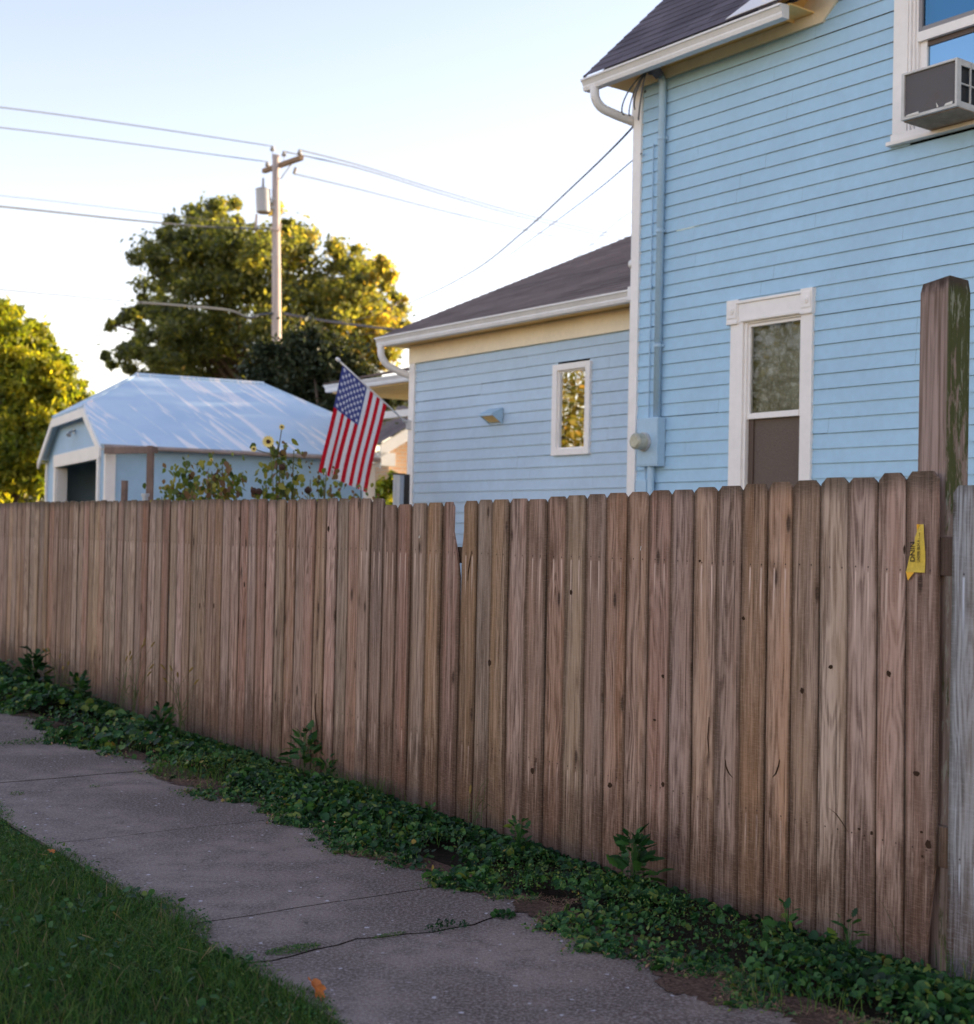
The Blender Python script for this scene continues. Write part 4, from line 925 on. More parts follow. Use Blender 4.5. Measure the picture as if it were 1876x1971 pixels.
def wire(pts, r, label, mat=None, sag=None, group='overhead wires'):
    """pts: world points; catmull rom through them"""
    path = []
    for k in range(len(pts)-1):
        p0, p1, p2, p3 = pts[max(k-1, 0)], pts[k], pts[k+1], pts[min(k+2, len(pts)-1)]
        for j in range(12 + (k == len(pts)-2)):
            t = j/12; path.append(.5*((2*p1)+(-p0+p2)*t+(2*p0-5*p1+4*p2-p3)*t*t+(-p0+3*p1-3*p2+p3)*t**3))
    mb = MB(); mb.tube(path, r, 6); o = mb.build('overhead_wire', mat or M['wire'], smooth=True); return tag(o, label, 'wire', group)
W = at
wire([W(-320, 178, 26), W(0, 206, 31), W(260, 241, 35), W(525, 281, PD)], .015, 'topmost wire running left from the pole top')
wire([W(-320, 218, 27), W(0, 245, 32), W(260, 277, 36), W(515, 311, PD+.8)], .014, 'second wire from the top running left from the crossarm end')
wire([W(-300, 372, 27), W(0, 397, 32), W(250, 423, 36), W(400, 436, 38), W(520, 441, PD-.2)], .022, 'dark wire running left below the transformer')
wire([W(-300, 350, 27), W(0, 376, 32), W(250, 404, 36), W(520, 437, PD-.2)], .008, 'faint thin wire just above the dark one left of the transformer')
wire([W(-320, 528, 28), W(0, 557, 32), W(150, 571, 34), W(270, 582, 36)], .011, 'thin cable low in the sky left of the big tree')
wire([W(268, 582, 36), W(360, 589, 37), W(440, 597, 38), W(478, 611, 38.4), W(500, 606, 38.7), W(526, 603, 38.9)], .036, 'thick grey cable bundle drooping just left of the pole')
wire([W(545, 604, 38.9), W(600, 613, 38.5), W(650, 621, 38), W(800, 640, 37), W(1000, 668, 36)], .034, 'thick grey cable running right from the pole across the tree', M['cablegrey'])
wire([W(577, 288, PD-1.0), W(700, 320, 44), W(860, 370, 52), W(1020, 415, 60), W(1190, 452, 68), W(1400, 492, 78)], .021, 'upper of the pair of wires descending right from the crossarm')
wire([W(547, 291, PD-.1), W(700, 326, 44), W(860, 376, 52), W(1020, 421, 60), W(1190, 459, 68), W(1400, 500, 78)], .021, 'lower of the pair of wires descending right from the crossarm')
wire([W(566, 334, PD-.7), W(700, 366, 44), W(860, 407, 52), W(1020, 444, 60), W(1160, 474, 68), W(1400, 522, 78)], .019, 'lowest of the three wires descending right from the pole')
hc = Vector((HO[0], HO[1], 0))
wire([at(1243, 175, 12.9), at(1222, 240, 13.6), at(1086, 375, 18.5), at(1004, 449, 22), at(915, 519, 26.5), at(802, 577, 31.5), at(700, 612, 35.5), at(641, 617, 37.2), at(541, 600, PD-.1)], .0105, 'twisted service cable from the tall house corner down past the tree')
wire([at(1235, 296, 12.9), at(1222, 305, 13.3), at(1138, 375, 17), at(1010, 470, 23), at(920, 533, 28), at(830, 590, 32), at(720, 640, 35.5), at(543, 655, PD-.1)], .006, 'thinner drop wire below the twisted service cable')
wire([at(1400, 340, 52), at(1222, 404, 60), at(1140, 470, 66), at(1060, 540, 72)], .016, 'faint far wire crossing above the wing roof')

# ================================================================== TREES
def blobtree(name, label, cat, blobs, Y, n, leafs, mat, trunkpx, group=None, depth=.6, seed=3, nclump=70, tonebase=.4, elong=1.5, thin=1.0, hang=0.0, extra_depth=0, trunk_r=.25, scale=1.0, sun_tint=0.0):
    r = np.random.default_rng(seed)
    root = at(trunkpx, 960, Y); e = empty(name, (root.x, root.y, 0), 0, label=label, cat=cat, group=group)
    org = np.array([root.x, root.y, 0.0]); P = []; O = []; K = []
    tot = sum(b[2]**2 for b in blobs); pm = F_PX/Y
    for (bx, by, br) in blobs:
        c = np.array(at(bx, by, Y+r.uniform(-1, 1)*extra_depth)); rad = br/pm
        m = max(3, int(nclump*(br*br)/tot*len(blobs)/2))
        dirs = r.normal(size=(m, 3)); dirs /= np.linalg.norm(dirs, axis=1)[:, None]
        rr_ = rad*(r.random(m)**.42)[:, None]
        cc = c+dirs*rr_*np.array([1, depth, 1])
        k = max(4, int(n*(br*br)/tot/m))
        cr = rad*.26*(.6+.8*r.random(m))
        pts = cc[:, None, :]+r.normal(size=(m, k, 3))*cr[:, None, None]*np.array([.70, .70, .52])*(.5+r.random((m, 1, 1)))
        P.append(pts.reshape(-1, 3)); O.append(np.repeat(cc-c, k, axis=0)); K.append(np.repeat(r.random(m), k))
    P = np.concatenate(P); O = np.concatenate(O); K = np.concatenate(K); N = len(P)
    nz = r.normal(size=(N, 3)); nz[:, 2] = np.abs(nz[:, 2])*.8+.2
    X, Yv, Z = frame_from(nz, r)
    if hang:
        Yv = Yv*(1-hang)+np.array([0, 0, -1.0])*hang; Yv /= np.linalg.norm(Yv, axis=1)[:, None]; Z = np.cross(X, Yv); Z /= np.linalg.norm(Z, axis=1)[:, None]+1e-6; X = np.cross(Yv, Z)
    T = np.array([[0, -.5*elong, 0], [.36, -.05, .06], [0, .5*elong, -.04], [-.36, -.05, .06]]); TF = [(0, 1, 2, 3)]
    S = leafs*(.65+.7*r.random(N))
    tone = np.clip(tonebase+.45*(K-.5)+.20*r.normal(size=N)+sun_tint*(P[:, 0]-P[:, 0].mean())/(np.ptp(P[:, 0])/2+.01), 0, 1)  # last term paints the sun's yellow into leaves on the sunward side
    V, Fc, tn = scatter(T, TF, P-org, X, Yv, Z, S, tone)
    npmesh('crown', V, Fc, mat, tn, e)
    # trunk and limbs
    mb = MB(); cen = np.mean([np.array(at(b[0], b[1], Y)) for b in blobs], axis=0)-org
    top_ = Vector(cen); h = top_.z
    mb.tube([(0, 0, -.1), (0, 0, h*.25), (top_.x*.4, 0, h*.55), (top_.x*.9, 0, h)], [trunk_r*1.3, trunk_r, trunk_r*.75, trunk_r*.4], 10)
    for (bx, by, br) in blobs:
        q = Vector(np.array(at(bx, by, Y))-org); s_ = Vector((top_.x*.35, 0, h*.5)).lerp(Vector((top_.x*.8, 0, h*.9)), random.random()*.6) if q.z > h*.5 else Vector((0, 0, h*.35))
        mdl = s_.lerp(q, .5)+Vector((random.uniform(-.3, .3), random.uniform(-.4, .4), random.uniform(0, .5)))
        mb.tube([s_, mdl, q], [trunk_r*.42, trunk_r*.24, trunk_r*.06], 6)
    mb.build('trunk', M['bark'], e, smooth=True); return e
big = [(430,450,62),(352,468,48),(300,512,48),(305,585,52),(248,630,34),(212,622,16),(262,690,44),(335,655,75),(420,560,95),(500,500,78),(570,462,52),(625,535,75),(690,525,52),(722,530,34),(748,600,52),(690,640,78),(570,640,95),(450,680,85),(570,730,80),(660,720,75),(745,672,46),(350,735,60),(402,418,34),(455,412,30),(545,418,30),(655,482,34),(742,540,28),(775,575,26),(783,640,28),(225,690,26),(395,500,70),(650,590,70)]
blobtree('large_tree', 'very large spreading tree with backlit leaves tinted yellow on the sunward side behind the utility pole', 'tree', big, 50, 88000, .145, M['treeleaf'], 500, seed=5, nclump=34, tonebase=.36, sun_tint=.30, depth=1.1, extra_depth=2.0, trunk_r=.38)
left = [(-60,640,70),(0,650,62),(60,680,55),(30,700,70),(90,730,50),(120,770,45),(60,780,80),(-30,780,100),(130,700,18),(85,650,22),(60,640,24),(120,850,45),(60,880,70),(-20,890,80),(150,740,16),(138,800,30),(95,920,50),(20,600,26),(-10,605,30)]
blobtree('maple_tree', 'yellow green leafy tree at the left edge beyond the garage', 'tree', left, 30, 70000, .085, M['leftleaf'], 10, seed=9, nclump=40, tonebase=.55, depth=1.0, elong=2.0, hang=.35, extra_depth=.8, trunk_r=.2)
bush = [(600,690,60),(540,700,50),(660,720,60),(500,740,50),(610,770,70),(700,760,58),(742,785,42),(560,780,60),(640,830,50),(610,860,50)]
blobtree('dark_shrub_tree', 'dark dense small tree between the garage roof and the pole', 'tree', bush, 24.6, 34000, .078, M['darkleaf'], 640, seed=12, nclump=36, tonebase=.35, extra_depth=.25, depth=.7, trunk_r=.12)
b2 = [(745,935,30),(772,928,26),(760,950,40),(790,940,30)]
blobtree('yard_bush', 'small green and yellow bush below the brick house', 'bush', b2, 24, 1600, .09, M['leftleaf'], 765, seed=14, nclump=14, tonebase=.5, trunk_r=.04)
# far tree line beyond the houses and trees across the street, out of frame but mirrored in the windows
def freetree(name, label, x, y, h, rad, n, mat, seed, ls=.25, tb=.5, group=None, cat='tree'):
    r = np.random.default_rng(seed); e = empty(name, (x, y, 0), 0, label=label, cat=cat, group=group)
    m = 60; d = r.normal(size=(m, 3)); d /= np.linalg.norm(d, axis=1)[:, None]
    cc = np.array([0, 0, h-rad*1.05])+d*(r.random(m)**.4)[:, None]*rad*np.array([1, 1, 1.1])*.85
    k = n//m; P = (cc[:, None, :]+r.normal(size=(m, k, 3))*rad*.17).reshape(-1, 3); P[:, 2] = np.maximum(P[:, 2], .3); N = len(P)
    nz = r.normal(size=(N, 3)); X, Yv, Z = frame_from(nz, r)
    T = np.array([[0, -.7, 0], [.38, 0, .06], [0, .7, -.04], [-.38, 0, .06]]); 
    V, Fc, tn = scatter(T, [(0, 1, 2, 3)], P, X, Yv, Z, ls*(.6+.7*r.random(N)), np.clip(tb+.25*r.normal(size=N), 0, 1))
    npmesh('crown', V, Fc, mat, tn, e)
    mb = MB(); mb.tube([(0, 0, -.1), (.1, 0, h*.4), (0, .1, h*.75)], [.3, .22, .1], 8)
    for q in cc[:14]: mb.tube([(0, 0, h*.35), tuple(np.array([0, 0, h*.35])*.5+q*.5), tuple(q)], [.11, .07, .02], 5)
    mb.build('trunk', M['bark'], e); return e
for k, (x, y, h, rd, mt) in enumerate([(-25, 21, 9.5, 4.2, 'autumnleaf'), (-27, 13, 10.5, 5.0, 'leftleaf'), (-22, 3, 9, 4, 'autumnleaf')]):
    freetree('street_tree', ['tree with orange and yellow autumn leaves mirrored in the wing window', 'green street tree mirrored in the lower house window', 'autumn tree farther up the street out of the picture'][k], x, y, h, rd, 24000, M[mt], 40+k, ls=.11)

freetree('unseen_shade_tree', 'added unseen leafy tree behind the blue house that shades the garage roof', 9.2, 26.2, 9.2, 3.3, 9000, M['treeleaf'], 66, ls=.16)  # both trees added out of view to shade and dapple the garage roof
freetree('unseen_shade_tree', 'second added unseen tree behind the blue house farther from the street', 14.5, 27.5, 10, 3.8, 7000, M['treeleaf'], 67, ls=.2)
for k, (x, y, h, rd) in enumerate([(-52, 88, 9, 6), (-40, 80, 8, 5.5), (-28, 92, 10, 6.5), (-16, 84, 8, 6), (-4, 95, 10, 7), (8, 88, 9, 6.5), (20, 96, 11, 7), (-62, 70, 9, 6)]):
    freetree('distant_tree', ['far dark tree low on the skyline beyond the maple', 'far low round tree behind the maple and garage', 'far green tree behind the garage left end', 'far green tree behind the middle of the garage', 'far tree glimpsed beneath the flag', 'far tree hidden largely by the wing', 'farthest tree behind the blue house', 'far tree at the left end of the skyline'][k], x, y, h, rd, 3600, M['darkleaf'], 80+k, ls=.5, group='distant trees along the skyline')
# ================================================================== BRICK HOUSE FAR BEHIND
BD = 28.0
bl = at(728, 890, BD); bh = empty('brick_house', (bl.x, bl.y, 0), R(31), label='tan brick house with a white sloping gable edge behind the flag', cat='house')
ze = at(728, 868, BD).z-.05; ztp = ze+2.6; wd = 9.0
sl = .60
mb = MB(); mb.face([(.25, 0, 0), (wd, 0, 0), (wd, 0, ze), (wd/2, 0, ze+sl*wd/2), (.25, 0, ze+.12)]); mb.face([(.25, 3.2, 0), (.25, 0, 0), (.25, 0, ze), (.25, 3.2, ze)]); mb.build('wall', M['brick'], bh)
mb = MB(); mb.prism([(-.15, ze-.10), (wd/2, ze-.10+sl*(wd/2+.15)), (wd/2, ze+.16+sl*(wd/2+.15)), (-.15, ze+.16)], -.42, -.36); mb.prism([(wd/2+.001, ze-.10+sl*(wd/2+.15)), (wd+.15, ze-.1), (wd+.15, ze+.16), (wd/2+.001, ze+.16+sl*(wd/2+.15))], -.42, -.36); mb.build('rake_board', M['trim'], bh)
mb = MB(); mb.box(-.15, -.42, ze-.26, .18, -.02, ze-.0); mb.build('eave_return', M['trim'], bh)
mb = MB(); mb.face([(-.2, -.45, ze+.17), (wd/2, -.45, ze+.2+sl*(wd/2+.15)), (wd/2, 3.4, ze+.2+sl*(wd/2+.15)), (-.2, 3.4, ze+.17)]); mb.face([(wd/2, -.45, ze+.2+sl*(wd/2+.15)), (wd+.2, -.45, ze+.17), (wd+.2, 3.4, ze+.17), (wd/2, 3.4, ze+.2+sl*(wd/2+.15))]); mb.build('roof', M['shingle_brown'], bh)
zs_ = at(740, 917, BD).z
mb = MB(); mb.box(.26, -.10, zs_-.06, wd-.3, -.002, zs_+.05); mb.build('trim_band', M['trim'], bh)

# ================================================================== YARD PLANTS
LT = np.array([[0, 0, 0], [.28, .18, .05], [.42, .5, .02], [.25, .85, -.04], [0, 1.12, -.16], [-.25, .85, -.04], [-.42, .5, .02], [-.28, .18, .05], [0, .5, -.06]])
LF = [(0, 1, 8), (1, 2, 8), (2, 3, 8), (3, 4, 8), (4, 5, 8), (5, 6, 8), (6, 7, 8), (7, 0, 8)]
def tallplant(label, px, py, D, wpx, n, leafs, seed, stems=3, flowers=(), heads=0, dead=.3, cat='plant', name='garden_plant', group='garden plants behind the fence'):
    r = np.random.default_rng(seed); b = at(px, 965, D); e = empty(name, (b.x, b.y, 0), 0, label=label, cat=cat, group=group)
    h = at(px, py, D).z; wd = wpx/F_PX*D; st = []; mb = MB()
    for k in range(stems):
        x = r.uniform(-.5, .5)*wd; y = r.uniform(-.25, .25); hh = h*(1 if k == 0 else r.uniform(.72, .97)); x = 0 if k == 0 else x
        path = [Vector((x*.3, y*.3, -.05)), Vector((x*.6+r.uniform(-.03, .03), y*.6, hh*.4)), Vector((x*.9+r.uniform(-.03, .03), y, hh*.75)), Vector((x, y, hh))]
        mb.tube(path, [.014, .011, .008, .004], 6); st.append(path)
    P = []; 
    for _ in range(n):
        path = st[r.integers(len(st))] if r.random() > .35 else st[0]; t = 1-r.random()*.32; q = path[1].lerp(path[3], max(0, (t-.4)/.6)) if True else 0
        P.append((q.x+r.normal()*.10+r.uniform(-.22, .22)*wd, q.y+r.normal()*.08, q.z+r.normal()*.05))
    P = np.array(P); nz = r.normal(size=(n, 3))*.8+np.array([0, -.5, .5]); X, Yv, Z = frame_from(nz, r)
    Yv = Yv*.5+np.array([0, 0, -.6]); Yv /= np.linalg.norm(Yv, axis=1)[:, None]; X = np.cross(Yv, Z); X /= np.linalg.norm(X, axis=1)[:, None]+1e-6; Z = np.cross(X, Yv)
    V, Fc, tn = scatter(LT, LF, P, X, Yv, Z, leafs*(.5+.8*r.random(n)), np.clip(.45+.28*r.normal(size=n)+(r.random(n) < dead)*.45, 0, 1))
    npmesh('leaves', V, Fc, M['sunleaf'], tn, e)
    for (fx, fy, fr, pale) in flowers:
        c = at(fx, fy, D-.1)-b; c = Vector((c.x, c.y+0, at(fx, fy, D-.1).z))
        mb.tube([st[0][2].lerp(st[0][3], .8), c], [.005, .004], 5)
        fm = MB()
        for j in range(14):
            a = j/14*6.283; d = Vector((math.cos(a), -.25, math.sin(a))); s2 = Vector((-math.sin(a), 0, math.cos(a)))
            fm.face([c+d*fr*.3-s2*fr*.08, c+d*fr*.7-s2*fr*.17, c+d*fr, c+d*fr*.7+s2*fr*.17, c+d*fr*.3+s2*fr*.08])
        fo = fm.build('flower', M['petal'], e); sm_ = MB(); sm_.tube([c+Vector((0, .01, 0)), c+Vector((0, -.02, 0))], [fr*.38, fr*.30], 10); sm_.build('flower_centre', M['seed'], fo)
    for k in range(heads):
        p = st[k % len(st)][3]+Vector((r.uniform(-.5, .5)*wd, r.uniform(-.1, .1), r.uniform(-.25, .02)))
        mb.tube([st[k % len(st)][2], p], [.004, .003], 4); sm_ = MB(); sm_.tube([p+Vector((0, .02, 0)), p, p+Vector((0, -.02, -.01))], [.015, .032, .02], 8); sm_.build('seed_head', M['seed'], e)
    mb.build('stem', M['stem'], e); return e
tallplant('low leafy plant beside the timber frame post', 322, 925, 12.4, 46, 260, .050, 1, 4, heads=1)
tallplant('green bushy plant with a spiky top left of the sunflowers', 362, 888, 12.6, 34, 340, .055, 2, 4, heads=2)
tallplant('broad leafy plant in the middle of the garage wall', 432, 893, 12.3, 70, 800, .055, 3, 6, heads=2, flowers=((407, 885, .018, 0),))
tallplant('single round leafed sprig right of the broad plant', 456, 940, 12.6, 16, 40, .055, 4, 2)
tallplant('tallest sunflower plant with a yellow bloom at its top', 528, 852, 12.2, 40, 330, .065, 5, 3, flowers=((517, 850, .058, 0), (489, 864, .030, 0), (543, 822, .028, 0)), heads=5, cat='sunflower', name='sunflower')
tallplant('drying sunflower stalks with dark seed heads', 566, 868, 12.5, 60, 180, .045, 6, 6, heads=5, dead=.6, cat='sunflower', name='sunflower')
tallplant('brown withering plant under the flag', 622, 905, 12.6, 70, 420, .05, 7, 7, heads=2, dead=.65)
tallplant('pale cream flowering plant at the bottom corner of the flag', 690, 935, 13.0, 40, 240, .045, 8, 4, dead=.9)

# ================================================================== GROUND COVER, WEEDS, LAWN
def local(s, v, z):   # arrays -> world
    s = np.asarray(s); v = np.asarray(v); z = np.asarray(z)
    return np.stack([F0[0]+fu[0]*s-fin[0]*v, F0[1]+fu[1]*s-fin[1]*v, z], 1)
def vnoise(s, v, f, seed):
    r = np.random.default_rng(seed); a = r.uniform(0, 6.28, 10); d = r.normal(size=(10, 2))*f
    return sum(np.sin(d[i, 0]*s+d[i, 1]*v+a[i]) for i in range(10))/3.2
def edgev(s):
    s = np.asarray(s, float)
    e = .865+.05*np.sin(s*2.9+.4)+.045*np.sin(s*7.7)+.035*np.sin(s*17+1)+.02*np.sin(s*41)
    for (c, wd, a) in ((.30, .16, -.18), (-.35, .12, -.12), (1.36, .14, -.12), (4.75, .2, -.08), (.72, .2, .05), (2.9, .2, .05), (2.55, .15, -.06), (6.6, .5, .12), (4.3, .22, .06)):
        e = e+a*np.exp(-((s-c)/wd)**2)
    return e
def cover_height(s, v):
    ev = edgev(s); t = np.clip(v/ev, 0, 1.15)
    base = np.interp(s, [0, 2.5, 6, 10], [.045, .058, .09, .14])*(.12+2.1*t)*(1-t**3)+.012
    base = base*np.clip(1+.30*vnoise(s, v, 4.5, 5)+.25*vnoise(s, v, 13, 6), .5, 2)
    base = base*(1+.25*np.clip((s-6)/5, 0, 1))
    return np.clip(base, .008, .4)
r = np.random.default_rng(77)
RL = []
for k in range(9):
    a = 2*math.pi*(k+.5)/9-math.pi/2; rad = 1.0+.07*math.cos(3*a)-(.28 if k in (0, 8) else 0); RL.append((rad*math.cos(a), rad*math.sin(a), .10*math.sin(2*a)))
RT = np.array(RL+[(0, -.25, -.16)]); RF = [(k, (k+1) % 9, 9) for k in range(9)]
def cover_leaves(n, s0, s1, size, seedn, lift=0.0, tonec=.45, vlo=.0, vhi=1.06, mask=None, mat='cover', name='ground_cover', lab='', cat='ground cover', T=RT, TF=RF, tilt=.55, below=.55):
    r = np.random.default_rng(seedn); u_ = r.random(n); s = s0+(s1-s0)*u_; v = edgev(s)*(vlo+(vhi-vlo)*r.random(n))
    if mask is not None: k = mask(s, v, r); s, v = s[k], v[k]
    k = vnoise(s, v, 11, 91)+.25*r.normal(size=len(s)) > -1.45-.6*(v < .3)+.5*(v > edgev(s)*.8); s, v = s[k], v[k]
    n = len(s); h = cover_height(s, v); z = h*(1-below*r.random(n)**1.6)+lift*r.random(n)-.01; z = z-.030*np.clip(1-v/edgev(s)*1.6, 0, 1)
    P = local(s, v, np.maximum(z, np.where(v < .5, -.03, .006))); size = size*(1+.35*vnoise(s, v, 4.1, 17))
    out = np.array([-fin[0], -fin[1], 0.0]); nz = r.normal(size=(n, 3))*tilt+np.array([0, 0, 1.0])+out*(.15+.55*np.clip(v/edgev(s)-.3, 0, 1))[:, None]
    X, Yv, Z = frame_from(nz, r)
    depthk = (z/np.maximum(h, .01))
    tone = np.clip(tonec+.28*r.normal(size=n)+.10*vnoise(s, v, 9, 8), 0, .93); tone = np.where(r.random(n) < .004, 1.0, tone)
    V, Fc, tn = scatter(T, TF, P, X, Yv, Z, size*(.5+.85*r.random(n)), tone)
    o = npmesh(name, V, Fc, M[mat], tn); return tag(o, lab, cat, kind='stuff')
round_zone = lambda s, v, r: (vnoise(s, v, 3.2, 31)+r.normal(size=len(s))*.25 > -.42)|(r.random(len(s)) < .14)
fine_zone = lambda s, v, r: (vnoise(s, v, 3.2, 31)+r.normal(size=len(s))*.25 < -.10) | (v > edgev(s)*.93)
cover_leaves(21000, -1.6, 5.2, .0175, 1, tilt=.8, below=.85, mask=round_zone, lab='dense round leafed creeping ground cover along the foot of the fence')
cover_leaves(11000, 5.2, 13.5, .027, 2, lab='round leafed ground cover continuing along the far part of the fence', mask=round_zone)
ST = np.array([[0, -.2, 0], [.30, .3, .04], [0, .9, -.05], [-.30, .3, .04]])
cover_leaves(21000, -1.6, 5.2, .011, 3, mask=fine_zone, lift=.03, vlo=.25, vhi=1.14, T=ST, TF=[(0, 1, 2, 3)], tilt=1.2, name='fine_weeds', lab='fine leafed sprawling weeds at the sidewalk edge', tonec=.62, cat='weeds')
cover_leaves(9000, 5.2, 13.5, .018, 4, mask=fine_zone, lift=.03, vlo=.1, vhi=1.14, T=ST, TF=[(0, 1, 2, 3)], tilt=1.2, name='fine_weeds', lab='fine leafed weeds at the edge of the far sidewalk', tonec=.55, cat='weeds')
cover_leaves(2600, -1.6, 9, .017, 21, T=np.array([[0, -.2, 0], [.22, .25, .05], [.34, .7, .02], [.12, 1.3, -.08], [-.12, 1.3, -.08], [-.34, .7, .02], [-.22, .25, .05]]), TF=[(0, 1, 6), (1, 2, 6), (2, 5, 6), (2, 3, 5), (3, 4, 5)], tilt=.9, below=.35, mask=lambda s, v, r: vnoise(s, v, 5, 77) > .1, tonec=.66, name='broad_weeds', lab='brighter pointed weed leaves mixed into the ground cover', cat='weeds', lift=.025)
cover_leaves(2200, -1.6, 9, .013, 22, T=ST, TF=[(0, 1, 2, 3)], tilt=1.1, below=.5, mask=lambda s, v, r: (vnoise(s, v, 4, 78) > .2) | (v > edgev(s)*.9), mat='litter', name='dead_leaves', lab='small dead brown leaves scattered through the ground cover', cat='litter', lift=.02, vhi=1.12)
# blades
def blades(name, s, v, h, wdt, lean, seed, mat, tonec, z0=None, lab='', cat='grass', seg=3, tspread=.2):
    r = np.random.default_rng(seed); n = len(s); a = r.uniform(0, 2*np.pi, n); d = np.stack([np.cos(a), np.sin(a), np.zeros(n)], 1)
    sd = np.stack([-np.sin(a), np.cos(a), np.zeros(n)], 1); P = local(s, v, np.zeros(n) if z0 is None else z0)
    ln = lean*(.3+1.1*r.random(n)); V = np.zeros((n, (seg)*2+1, 3))
    for k in range(seg+1):
        t = k/seg; c = P+d*(h*ln*t**1.8)[:, None]+np.array([0, 0, 1.0])*(h*(t-.28*ln*t**2.2))[:, None]; wv = wdt*(1-t)**.7*(.8 if k == 0 else 1)
        if k < seg: V[:, 2*k] = c-sd*wv[:, None]; V[:, 2*k+1] = c+sd*wv[:, None]
        else: V[:, 2*seg] = c
    Fs = [(2*k, 2*k+1, 2*k+3) for k in range(seg-1)]+[(2*k, 2*k+3, 2*k+2) for k in range(seg-1)]+[(2*seg-2, 2*seg-1, 2*seg)]
    Fc = (np.array(Fs)[None]+(np.arange(n)*(2*seg+1))[:, None, None]).reshape(-1, 3)
    tone = np.clip(tonec+tspread*r.normal(size=n), 0, 1); tone = np.where(r.random(n) < .03, 1.0, np.minimum(tone, .93))
    o = npmesh(name, V.reshape(-1, 3), Fc, M[mat], np.repeat(tone, 2*seg+1)); return tag(o, lab, cat, kind='stuff')
r = np.random.default_rng(5)
n = 15000; s = r.uniform(-1.8, 13, n); v = r.uniform(.0, 1.02, n)*edgev(s); k = vnoise(s, v, 3.4, 51)+r.normal(size=n)*.25 > .45; s, v = s[k], v[k]; n = len(s)
blades('grass_tufts', s, v, .055+.07*r.random(n)+.03*(v < .4), np.full(n, .0019), .8, 9, 'grass', .62, z0=np.full(n, .0), lab='loose grass blades growing through the ground cover')
def lawn_edge(s): return 2.115+.045*np.sin(s*1.9+1)+.03*np.sin(s*5.3)+.015*np.sin(s*13)+.05*np.exp(-((s-1.55)/.25)**2)
def lawn(n, s0, s1, v1, seed, hs, name, lab, w_=.0019):
    r = np.random.default_rng(seed); s = r.uniform(s0, s1, n); v = lawn_edge(s)-.015+(v1-2.1)*r.random(n)**1.25; hh = hs*(.55+.75*r.random(n))*(1+.35*vnoise(s, v, 2.2, 61)); edge = np.clip((v-lawn_edge(s)+.03)/.12, .45, 1)
    return blades(name, s, v, np.maximum(hh*edge, .015), np.full(n, w_)*(.7+.6*r.random(n)), 1.15, seed+1, 'grass', .56, z0=np.full(n, -.012), lab=lab)
lawn(52000, .1, 5.2, 3.7, 201, .068, 'lawn_grass', 'short dark green grass on the verge beside the sidewalk')
lawn(30000, -6, 14, 7.0, 203, .085, 'lawn_grass', 'verge grass spreading beyond the near patch', .0032)
sheet('verge_soil', [fw(-9, 2.10), fw(21, 2.10), fw(21, 9), fw(-9, 9)], -.014, M['turf_dark'] if 'turf_dark' in M else M['turf'])
# clover and broad leaves in the lawn
def lawn_leaves(n, s0, s1, v1, size, seed, name, lab, T, TF, tc, thr=.2, zz=.04):
    r = np.random.default_rng(seed); s = r.uniform(s0, s1, n); v = lawn_edge(s)+(v1-2.12)*r.random(n)**1.3-.02; k = vnoise(s, v, 5, seed)+.3*r.normal(size=n) > thr; s, v = s[k], v[k]; n = len(s)
    P = local(s, v, .012+zz*r.random(n)); nz = r.normal(size=(n, 3))*.6+np.array([0, 0, 1.0]); X, Yv, Z = frame_from(nz, r)
    V, Fc, tn = scatter(T, TF, P, X, Yv, Z, size*(.5+.8*r.random(n)), np.clip(tc+.2*r.normal(size=n), 0, .93)); return tag(npmesh(name, V, Fc, M['cover'], tn), lab, 'weeds', kind='stuff')
lawn_leaves(5200, .1, 5.0, 3.6, .014, 7, 'clover', 'small round clover leaves among the verge grass', RT, RF, .55)
lawn_leaves(9000, .1, 6.0, 2.55, .011, 8, 'edge_weeds', 'fine weeds matting the lawn edge of the sidewalk', ST, [(0, 1, 2, 3)], .7, -.3, .03)
r = np.random.default_rng(99)
n = 130; s = r.uniform(.2, 4.8, n); v = lawn_edge(s)+r.random(n)*1.3
T_ = np.array([[-.05, -1, 0], [.05, -1, 0], [.07, 1, .05], [-.03, 1, .05]])
nz = r.normal(size=(n, 3))*.35+np.array([0, 0, 1.]); X, Yv, Z = frame_from(nz, r)
V, Fc, tn = scatter(T_, [(0, 1, 2, 3)], local(s, v, .02+.04*r.random(n)), X, Yv, Z, .028*(.4+r.random(n)), np.full(n, 1.0)); tag(npmesh('dry_straw', V, Fc, M['grass'], tn), 'bits of dry straw lying in the grass', 'straw', kind='stuff')

